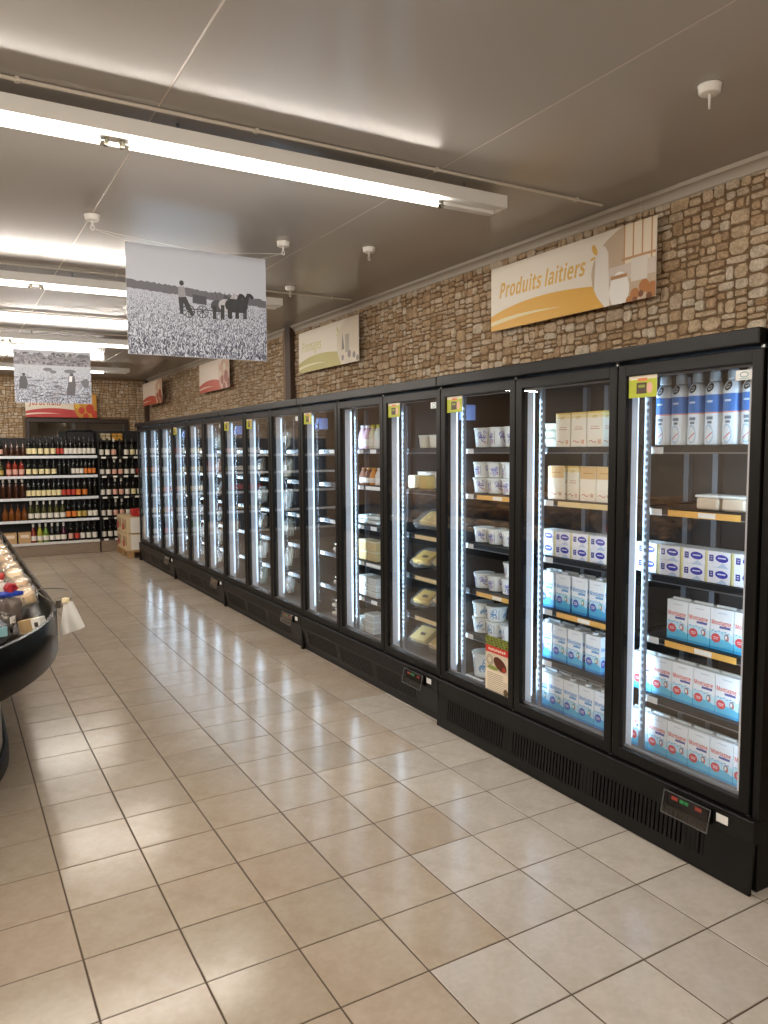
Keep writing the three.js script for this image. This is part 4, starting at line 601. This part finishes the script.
// ---------------------------------------------------------------- wine shelves on the far wall
const ZS = -12.95, WY = [1.572, 1.262, 0.918, 0.57, 0.215], PX = p => 0.71 + p * 0.01425;
{
  const wood = M(0x8d7a66, 0.55, { map: rep(fineNoise, 2) }), rail = M(0xd5d8dc, 0.35), dark = M(0x1b1a1c, 0.5);
  const t = thing('wine_shelving', 'long wine shelving with pale price rails in front of far wall', 'shelving', [0, 0, 0]);
  const x0 = -1.4, x1 = 2.13, zb = ZS - 0.42;
  mesh('back_panel', span(x0, x1, 0, 1.86, zb - 0.02, zb), dark, t);
  mesh('plinth', rb(x1 - x0, 0.19, 0.4, 0.004, (x0 + x1) / 2, 0.097, ZS - 0.2, 1), wood, t);
  WY.forEach((y, i) => { const s = mesh('shelf', span(x0, x1, y - 0.03, y, zb, ZS + 0.005), dark, t); mesh('price_rail', rb(x1 - x0, 0.042, 0.008, 0.002, (x0 + x1) / 2, y - 0.018, ZS + 0.012, 1), i === 4 ? M(0xc9c6c0, 0.4) : rail, s); });
  for (const x of [x0 + 0.02, 0.38, x1 - 0.02]) mesh('upright', span(x - 0.012, x + 0.012, 0, 1.86, zb, zb + 0.04), mat.blackMatt, t);
  const u = thing('wine_shelving', 'narrow dark wine rack at right end beside the freezers', 'shelving', [0, 0, 0]);
  const a = 2.15, b = 3.02;
  mesh('back_panel', span(a, b, 0, 1.98, zb - 0.02, zb), dark, u); mesh('plinth', rb(b - a, 0.19, 0.4, 0.004, (a + b) / 2, 0.097, ZS - 0.2, 1), wood, u);
  [1.55, 1.24, 0.9, 0.56, 0.215].forEach(y => { const s = mesh('shelf', span(a, b, y - 0.025, y, zb, ZS + 0.005), dark, u); for (let x = a + 0.08; x < b - 0.05; x += 0.17) mesh('price_tag', rb(0.07, 0.03, 0.003, 0.001, x, y - 0.014, ZS + 0.008, 1), mat.paper, s); });
  mesh('shelf', span(a, b, 1.8, 1.82, zb, ZS - 0.1), dark, u);
  for (const x of [a + 0.008, b - 0.008]) mesh('side_panel', span(x - 0.008, x + 0.008, 0.02, 1.96, zb, ZS - 0.02), mat.blackMatt, u);
  const glassy = h => M(h, 0.12);
  const G = {
    bord: lathe([[0, 0], [0.036, 0], [0.0375, 0.004], [0.0375, 0.175], [0.034, 0.198], [0.018, 0.222], [0.0145, 0.235], [0.014, 0.285], [0.0155, 0.287], [0.0155, 0.297], [0, 0.298]], 14),
    burg: lathe([[0, 0], [0.039, 0], [0.041, 0.004], [0.041, 0.13], [0.037, 0.165], [0.022, 0.205], [0.015, 0.235], [0.0145, 0.285], [0.016, 0.288], [0.016, 0.296], [0, 0.297]], 14),
    flask: lathe([[0, 0], [0.044, 0], [0.046, 0.006], [0.046, 0.1], [0.038, 0.14], [0.018, 0.175], [0.014, 0.2], [0.014, 0.245], [0.017, 0.248], [0.017, 0.262], [0, 0.263]], 14),
  };
  const cap = h => lathe([[0.0162, h - 0.055], [0.0168, h - 0.05], [0.0168, h + 0.001], [0, h + 0.002]], 12), CAP = { bord: cap(0.298), burg: cap(0.297), flask: cap(0.263) };
  const LBL = { bord: cyl(0.0383, 0.0383, 0.085, 0, 0.075, 0, 14), burg: cyl(0.0418, 0.0418, 0.075, 0, 0.068, 0, 14), flask: cyl(0.0468, 0.0468, 0.06, 0, 0.055, 0, 14), half: cyl(0.0383, 0.0383, 0.062, 0, 0.045, 0, 14) };
  const dk = glassy(0x0d0f0b), br = glassy(0x3a1c0c), ol = glassy(0x3a3a12), rd = glassy(0x7a2414), yg = glassy(0x98962a), gr = glassy(0x5c7a22), pu = glassy(0x401028), am = glassy(0x6a3a12);
  const lc = { cream: M(0xe0d2a2, 0.6), white: M(0xdcd6ca, 0.6), pink: M(0xd2a290, 0.6), red: M(0xb03a2c, 0.6), orange: M(0xd0752c, 0.6), gold: M(0xb49a4e, 0.5), none: null };
  const cc = { dark: M(0x161214, 0.35), white: M(0xd8d4cc, 0.4), gold: M(0xa88a44, 0.35), red: M(0x7a1a1c, 0.4) };
  // [first px, last px, count, shape, glass, label, capsule, words]
  const rows = [
    [[-42, -10, 6, 'bord', dk, 'white', 'dark', 'dark bottle with white label'], [-8, 1, 2, 'burg', dk, 'pink', 'dark', 'dark bottle with pinkish label'], [5.5, 22.5, 4, 'flask', br, 'none', 'dark', 'squat brown bottle without label'], [29, 54.5, 5, 'bord', dk, 'cream', 'dark', 'tall dark bottle with cream label'], [59.5, 63.5, 2, 'bord', dk, 'red', 'dark', 'dark bottle with red label'], [67, 96, 7, 'bord', dk, 'white', 'dark', 'dark bottle with white label']],
    [[-42, -6, 7, 'bord', dk, 'white', 'dark', 'dark bottle with white label'], [1.5, 1.5, 1, 'burg', ol, 'gold', 'dark', 'olive bottle with gold label'], [9.5, 22, 3, 'bord', rd, 'pink', 'dark', 'reddish bottle with pink label'], [29, 54.5, 5, 'bord', dk, 'cream', 'dark', 'dark bottle with cream label'], [60.5, 70, 3, 'bord', dk, 'none', 'dark', 'dark bottle without label'], [74.5, 83.5, 3, 'bord', dk, 'white', 'dark', 'dark bottle with white label'], [88, 96.5, 3, 'bord', dk, 'orange', 'dark', 'dark bottle with orange label']],
    [[-42, -6, 7, 'bord', dk, 'red', 'dark', 'dark bottle with red label'], [3.2, 22, 4, 'bord', br, 'none', 'white', 'slim brown bottle with pale neck'], [28, 59, 7, 'bord', dk, 'cream', 'dark', 'dark bottle with short cream label'], [64, 74, 3, 'bord', dk, 'red', 'dark', 'dark bottle with red label'], [78.5, 86, 2, 'bord', dk, 'orange', 'dark', 'dark bottle with orange label'], [90, 96.5, 2, 'bord', dk, 'none', 'dark', 'dark bottle without label']],
    [[-42, -6, 6, 'flask', br, 'gold', 'dark', 'squat brown bottle with gold label'], [4, 23, 4, 'flask', am, 'none', 'dark', 'round amber bottle without label'], [29.5, 62, 6, 'burg', ol, 'white', 'white', 'olive bottle with white label and pale capsule'], [68, 74, 2, 'bord', dk, 'orange', 'dark', 'dark bottle with orange label'], [79.5, 85, 2, 'bord', dk, 'gold', 'dark', 'dark bottle with gold label'], [91, 96.5, 2, 'bord', dk, 'white', 'dark', 'dark bottle with white label']],
    [[31, 31, 1, 'burg', rd, 'white', 'white', 'red bottle with white label'], [37.5, 37.5, 1, 'burg', yg, 'white', 'white', 'yellow green bottle with white label'], [43.7, 43.7, 1, 'burg', gr, 'white', 'white', 'light green bottle with white label'], [50, 56, 2, 'burg', dk, 'white', 'white', 'dark bottle with white label and pale capsule'], [62, 62, 1, 'burg', pu, 'white', 'white', 'purple bottle with white label'], [69.5, 69.5, 1, 'bord', dk, 'pink', 'dark', 'dark bottle with pinkish label'], [76, 76, 1, 'bord', dk, 'red', 'dark', 'dark bottle with red label'], [82, 95, 3, 'bord', dk, 'white', 'dark', 'dark bottle with white label']],
  ];
  const lev = ['top', 'second', 'third', 'fourth', 'lowest'];
  function bottle(shape, gl, lab, capn, label, x, y, z, group, sc = 1, sy = 1) {
    const q = thing('wine_bottle', label, 'bottle', [x, y, z], 0, group); q.scale.set(sc, sy, sc); mesh('bottle_glass', G[shape], gl, q); mesh('capsule', CAP[shape], cc[capn], q); if (lc[lab]) mesh('paper_label', LBL[shape], lc[lab], q);
  }
  const RAD = { bord: 0.0388, burg: 0.0422, flask: 0.0472 };
  rows.forEach((row, i) => {
    let n = 0, edge = -9;
    for (const [p0, p1, c, sh, gl, lb, cp, words] of row) for (let k = 0; k < c; k++) {
      const pitch = c > 1 ? (p1 - p0) / (c - 1) * 0.01425 : 0.09, sc = Math.min(1, pitch / 2 / RAD[sh] * 0.985), x = Math.max(PX(c > 1 ? p0 + (p1 - p0) * k / (c - 1) : p0), edge + RAD[sh] * sc + 0.0008); edge = x + RAD[sh] * sc;
      bottle(sh, gl, lb, cp, `${words}, ${ord(n++)} on ${lev[i]} shelf of long wine shelving`, x, WY[i], ZS - 0.06, 'bottles on the ' + lev[i] + ' wine shelf', sc, i === 1 ? 0.9 : 1);
    }
  });
  const right = [['white', 'white', 'pink', 'none', 'white', 'cream', 'white', 'cream'], ['white', 'white', 'pink', 'pink', 'white', 'white', 'red', 'white'], ['white', 'white', 'pink', 'pink', 'white', 'cream', 'white', 'white'], ['white', 'white', 'pink', 'pink', 'white', 'none', 'red', 'white'], ['white', 'white', 'white', 'none', 'white', 'pink', 'white', 'white']];
  right.forEach((row, i) => row.forEach((lb, k) => bottle('bord', dk, lb, lb === 'pink' ? 'white' : 'dark', `${lb === 'none' ? 'unlabelled' : lb + ' labelled'} dark bottle, ${ord(k)} on ${lev[i]} shelf of narrow wine rack`, 2.21 + k * 0.098, [1.55, 1.24, 0.9, 0.56, 0.215][i], ZS - 0.07, 'bottles on the ' + lev[i] + ' rack shelf', 1, i === 1 ? 0.9 : 1)));
  // boxes on top and below
  [['cream', 0xd8c9a4], ['cream', 0xd2c29c], ['gold', 0xc98f2a], ['gold', 0xcc962c]].forEach(([n, h], i) => { const q = thing('gift_box', `${['left', 'right'][i % 2]} ${n} gift box on top of narrow wine rack`, 'box', [2.26 + i * 0.085 + (i > 1 ? 0.02 : 0), 1.82, ZS - 0.24], 0, 'gift boxes on the wine rack'); mesh('carton', rb(0.075, 0.11, 0.09, 0.003, 0, 0.055, 0, 1), M(h, 0.5), q); mesh('band', rb(0.077, 0.018, 0.092, 0.002, 0, 0.07, 0, 1), M(0x6a5a3a, 0.5), q); });
  { const q = thing('black_crate', 'black crate on top of the long wine shelving', 'crate', [1.92, 1.60, ZS - 0.31]); mesh('crate_body', rb(0.38, 0.38, 0.12, 0.008, 0, 0.19, 0), mat.blackMatt, q); mesh('crate_rim', rb(0.4, 0.03, 0.14, 0.006, 0, 0.37, 0), mat.blackPlastic, q); }
  for (let i = 0; i < 3; i++) { const q = thing('wine_carton', `${['left', 'middle', 'right'][i]} pale cardboard carton on lowest shelf of long wine shelving`, 'box', [PX(-8 + i * 14 + (i ? 2 : 0)), WY[4], ZS - 0.1], 0, 'cartons on the lowest wine shelf'); mesh('carton', rb(0.175, 0.17, 0.16, 0.004, 0, 0.085, 0, 1), mKraft, q); mesh('paper_label', bx(0.12, 0.05, 0.002, 0, 0.11, 0.081), M(0xe2cdb8, 0.6), q); }
}
// wooden crates of wine stacked on a pallet beside the last freezer
{
  const pal = thing('wooden_pallet', 'small wooden pallet under the wine cases beside last freezer', 'pallet', [2.545, 0, -12.34]), wm = M(0xb08a5a, 0.7, { map: rep(fineNoise, 3) });
  for (let i = 0; i < 4; i++) mesh('deck_board', rb(0.09, 0.018, 0.86, 0.003, -0.15 + i * 0.1, 0.101, 0, 1), wm, pal);
  for (const z of [-0.38, 0, 0.38]) for (const x of [-0.14, 0.14]) mesh('block', rb(0.09, 0.09, 0.1, 0.004, x, 0.046, z, 1), wm, pal);
  let n = 0; for (let l = 0; l < 2; l++) for (let k = 0; k < 2; k++) {
    const c = thing('wine_case', `${['lower', 'upper'][l]} ${['near', 'far'][k]} pale wine case with slots on the pallet`, 'case', [2.545, 0.112 + l * 0.262, -12.14 - k * 0.4], 0, 'wine cases on the pallet');
    const wood = M(0xd8bf96, 0.65, { map: rep(fineNoise, 3) });
    mesh('case_body', rb(0.36, 0.255, 0.385, 0.004, 0, 0.1285, 0, 1), wood, c);
    mesh('end_sheet', bx(0.3, 0.23, 0.003, 0.02, 0.128, 0.194), M(0xe6e0d6, 0.6), c);
    for (let j = 0; j < 3; j++) mesh('slot', bx(0.003, 0.14, 0.03, -0.181, 0.14, -0.12 + j * 0.1), M(0x5a3d28, 0.8), c);
    mesh('printed_band', bx(0.003, 0.1, 0.12, -0.1812, 0.09, -0.12 - 0.0), M(0xa83a36, 0.6), c);
  }
  const r = thing('red_box', 'red carton standing on top of the wine cases', 'box', [2.58, 0.637, -12.1]); mesh('carton', rb(0.22, 0.11, 0.2, 0.004, 0, 0.056, 0, 1), M(0xb3261f, 0.5), r); mesh('paper_label', bx(0.1, 0.05, 0.002, 0.02, 0.055, 0.101), M(0xd8655a, 0.6), r);
}
// ---------------------------------------------------------------- produce island at the left edge
{
  const CX = -1.14, CZ = -4.5, R0 = 1.63, LZ = 4.2;                    // stadium: round near end, straight sides, round far end
  const outline = (r, n = 40) => { const p = []; for (let i = 0; i <= n; i++) { const a = Math.PI * i / n; p.push([CX + r * Math.cos(a), CZ + r * Math.sin(a)]); } for (let i = 0; i <= n; i++) { const a = Math.PI + Math.PI * i / n; p.push([CX + r * Math.cos(a), CZ - LZ + r * Math.sin(a)]); } return p; };
  function ringSweep(profile) {                                         // profile: [offset from R0, y]
    const rings = profile.map(([o, y]) => outline(R0 + o).map(([x, z]) => [x, y, z])), n = rings[0].length, p = [], idx = [];
    rings.forEach(r => r.forEach(v => p.push(...v)));
    for (let k = 0; k < rings.length - 1; k++) for (let i = 0; i < n; i++) { const j = (i + 1) % n, A = k * n + i, B = k * n + j; idx.push(A, A + n, B, B, A + n, B + n); }
    const g = new THREE.BufferGeometry(); g.setAttribute('position', new THREE.Float32BufferAttribute(p, 3)); g.setIndex(idx); g.computeVertexNormals(); return toCreasedNormals(g, 0.7);
  }
  const t = thing('display_island', 'black rimmed rounded produce island with grey base at left edge', 'display stand', [0, 0, 0]);
  mesh('tray_rim', ringSweep([[-0.35, 0.60], [-0.03, 0.57], [-0.006, 0.578], [0, 0.595], [0, 0.79], [-0.006, 0.802], [-0.02, 0.805], [-0.028, 0.795], [-0.034, 0.69], [-0.5, 0.69]]), mat.blackPlastic, t);
  mesh('base_drum', ringSweep([[-0.29, 0.09], [-0.29, 0.62], [-0.6, 0.62]]), M(0xa59c90, 0.55), t);
  mesh('foot_ring', ringSweep([[-0.27, 0.0], [-0.262, 0.01], [-0.262, 0.085], [-0.275, 0.1], [-0.4, 0.1]]), mat.blackMatt, t);
  mesh('sloping_board', ringSweep([[-0.36, 0.69], [-0.35, 0.80], [-1.0, 1.0], [-1.62, 1.03]]), M(0x4a3a2c, 0.7), t);
  // things on it
  const r = rng(808);
  const heap = new THREE.InstancedMesh(new THREE.SphereGeometry(1, 7, 5), M(0xffffff, 0.7), 2600), o = new THREE.Object3D(), col = new THREE.Color(); let n = 0;
  for (let i = 0; i < 2600; i++) { const along = -3.6 - r() * 5.0, out = 0.2 + r() * 1.0; const x = CX + R0 - 0.45 - out * 0.62, y = 0.84 + out * 0.2 + r() * 0.13; o.position.set(x, y, along - 0.6); o.scale.set(0.018 + r() * 0.016, 0.012 + r() * 0.01, 0.03 + r() * 0.05); o.rotation.set(r() * 3, r() * 3, r() * 3); o.updateMatrix(); heap.setMatrixAt(i, o.matrix); const k = r(); col.setRGB(0.28 + 0.25 * k, 0.15 + 0.16 * k, 0.05 + 0.07 * k); heap.setColorAt(i, col); }
  heap.name = 'straw_heap'; heap.castShadow = heap.receiveShadow = true; heap.userData = { kind: 'stuff', label: 'loose brown straw heaped on the produce island', category: 'straw' }; scene.add(heap);
  const foil = M(0xb8bcc2, 0.22, { metalness: 0.85 }), kraft = M(0xc9a878, 0.6, { map: rep(fineNoise, 3) });
  // a row of film wrapped loaves along the right hand edge
  const loaf = (label, x, y, z, l, ry, seed, m) => { const q = thing('wrapped_loaf', label, 'loaf', [x, y, z], ry, 'film wrapped loaves on the island'); const b = mesh('loaf', wrap(0.1, 0.075, l, seed, 0.006), m, q); b.rotation.z = 0.25; const f = mesh('clear_film', wrap(0.125, 0.1, l * 1.12, seed + 5, 0.02), mat.film, q); f.rotation.z = 0.25; };
  const lm = [M(0xd9b98a, 0.6), M(0xcaa271, 0.6), M(0xe0c79c, 0.6)];
  for (let i = 0; i < 9; i++) loaf(`${ord(i)} film wrapped loaf from the near end along the island edge`, 0.37, 0.80, -4.8 - i * 0.4, 0.33, (r() - 0.5) * 0.1, 300 + i, lm[i % 3]);
  for (let i = 0; i < 7; i++) loaf(`${ord(i)} upper film wrapped loaf from the near end on the island slope`, 0.22, 0.86, -4.95 - i * 0.42, 0.34, (r() - 0.5) * 0.1, 340 + i, lm[(i + 1) % 3]);
  // gift packs near the rim
  { const q = thing('gift_pack', 'clear gift pack with red and blue bow on the island', 'gift pack', [0.25, 0.80, -4.4], 0.3); mesh('contents', wrap(0.12, 0.13, 0.12, 71, 0.02), M(0x5a4436, 0.5), q); mesh('clear_film', wrap(0.14, 0.16, 0.14, 72, 0.025), mat.film, q); const bw = mesh('ribbon', wrap(0.13, 0.03, 0.05, 73, 0.012), M(0x2340a8, 0.45), q); bw.position.set(0.0, 0.088, 0.02); const b2 = mesh('bow', wrap(0.06, 0.045, 0.045, 74, 0.015), M(0xa81e2a, 0.45), q); b2.position.set(0.02, 0.118, 0.01); }
  { const q = thing('gift_pack', 'clear gift pack with red and white top behind the bow', 'gift pack', [0.22, 0.86, -4.58], 0.2); mesh('contents', wrap(0.11, 0.12, 0.11, 75, 0.02), M(0xd9cfc4, 0.5), q); mesh('clear_film', wrap(0.13, 0.16, 0.13, 76, 0.03), mat.film, q); mesh('ribbon', wrap(0.05, 0.035, 0.045, 77, 0.012), M(0xc23a34, 0.45), q).position.set(0.0, 0.1, 0.02); }
  { const q = thing('foil_pack', 'silver foil pack with pale blue label on island rim', 'pack', [0.15, 0.775, -4.0], 0.5); mesh('foil_bag', wrap(0.12, 0.1, 0.12, 78, 0.03), foil, q); mesh('paper_label', rb(0.06, 0.045, 0.004, 0.001, 0.01, 0.01, 0.07, 1), M(0x9fd0d4, 0.5), q); }
  { const q = thing('foil_pack', 'dark foil pack lying behind the blue label pack', 'pack', [0.21, 0.775, -4.185], 1.0); mesh('foil_bag', wrap(0.1, 0.11, 0.09, 79, 0.025), M(0x77706a, 0.25, { metalness: 0.7 }), q); mesh('paper_label', rb(0.045, 0.035, 0.004, 0.001, 0, 0.02, 0.055, 1), mat.paper, q); }
  { const q = thing('carton_wedge', 'tan printed carton lying tilted inside the island rim', 'carton', [0.345, 0.762, -4.14], -0.75), b = new THREE.Group(); const k = mesh('carton', rb(0.1, 0.085, 0.06, 0.004, -0.035, 0, 0), kraft, q), s = mesh('white_end', rb(0.065, 0.083, 0.058, 0.003, 0.047, 0, 0, 1), mat.paper, q), d = mesh('picture', bx(0.028, 0.03, 0.0605, 0.05, 0.0, 0), M(0x4a3b34, 0.5), q); for (const e of [k, s, d]) e.rotation.z = 0.22; q.scale.setScalar(0.78); }
  for (let i = 0; i < 5; i++) solo('walnut', new THREE.IcosahedronGeometry(0.02, 2).scale(1, 0.85, 1.1).translate(0.37 + (i % 2) * 0.045, 0.708, -4.2 - i * 0.046), M(0x9a6c3c, 0.7), `${ord(i)} brown walnut from the near end at the island tip`, 'nut', 'walnuts inside the island rim');
  // wire holder with a plastic bag hanging at the tip
  const h = thing('bag_holder', 'thin wire bag holder clipped to the island tip', 'holder', [0, 0, 0]), wmat = M(0x6a6256, 0.35, { metalness: 0.8 });
  mesh('wire', tube([[0.47, 0.815, -4.42], [0.42, 0.85, -4.5], [0.41, 0.865, -4.56], [0.46, 0.868, -4.58], [0.54, 0.865, -4.54], [0.565, 0.86, -4.42], [0.55, 0.845, -4.32], [0.5, 0.815, -4.28]], 0.004, 44), wmat, h);
  mesh('clip', cyl(0.013, 0.013, 0.04, 0.485, 0.826, -4.3, 12), wmat, h);
  {
    const q = thing('plastic_bag', 'translucent white plastic bag hanging from the island tip', 'bag', [0.527, 0.765, -4.24], -0.2);
    const g = new THREE.PlaneGeometry(0.11, 0.16, 16, 14), g2 = g.clone();
    for (const [k, s] of [[g, 1], [g2, -1]]) { const p = k.attributes.position; for (let i = 0; i < p.count; i++) { const x = p.getX(i), y = p.getY(i), f = (0.08 - y) / 0.16; p.setXYZ(i, x * (0.4 + 0.75 * f) + 0.014 * f, y + 0.02 * x / 0.055 * f, s * (0.006 + 0.018 * f * (1 - Math.abs(x) / 0.06)) + 0.006 * Math.sin(x * 90 + y * 18) * (0.3 + f)); } k.computeVertexNormals(); }
    mesh('bag_film', merged([g, g2]), new THREE.MeshPhysicalMaterial({ color: 0xf4f3ef, roughness: 0.3, transmission: 0.4, thickness: 0, side: THREE.DoubleSide }), q);
    mesh('gathered_neck', wrap(0.035, 0.03, 0.02, 91, 0.006), M(0xe9d9b0, 0.5), q).position.set(-0.012, 0.085, 0);
  }
}
renderer.render(scene, camera);
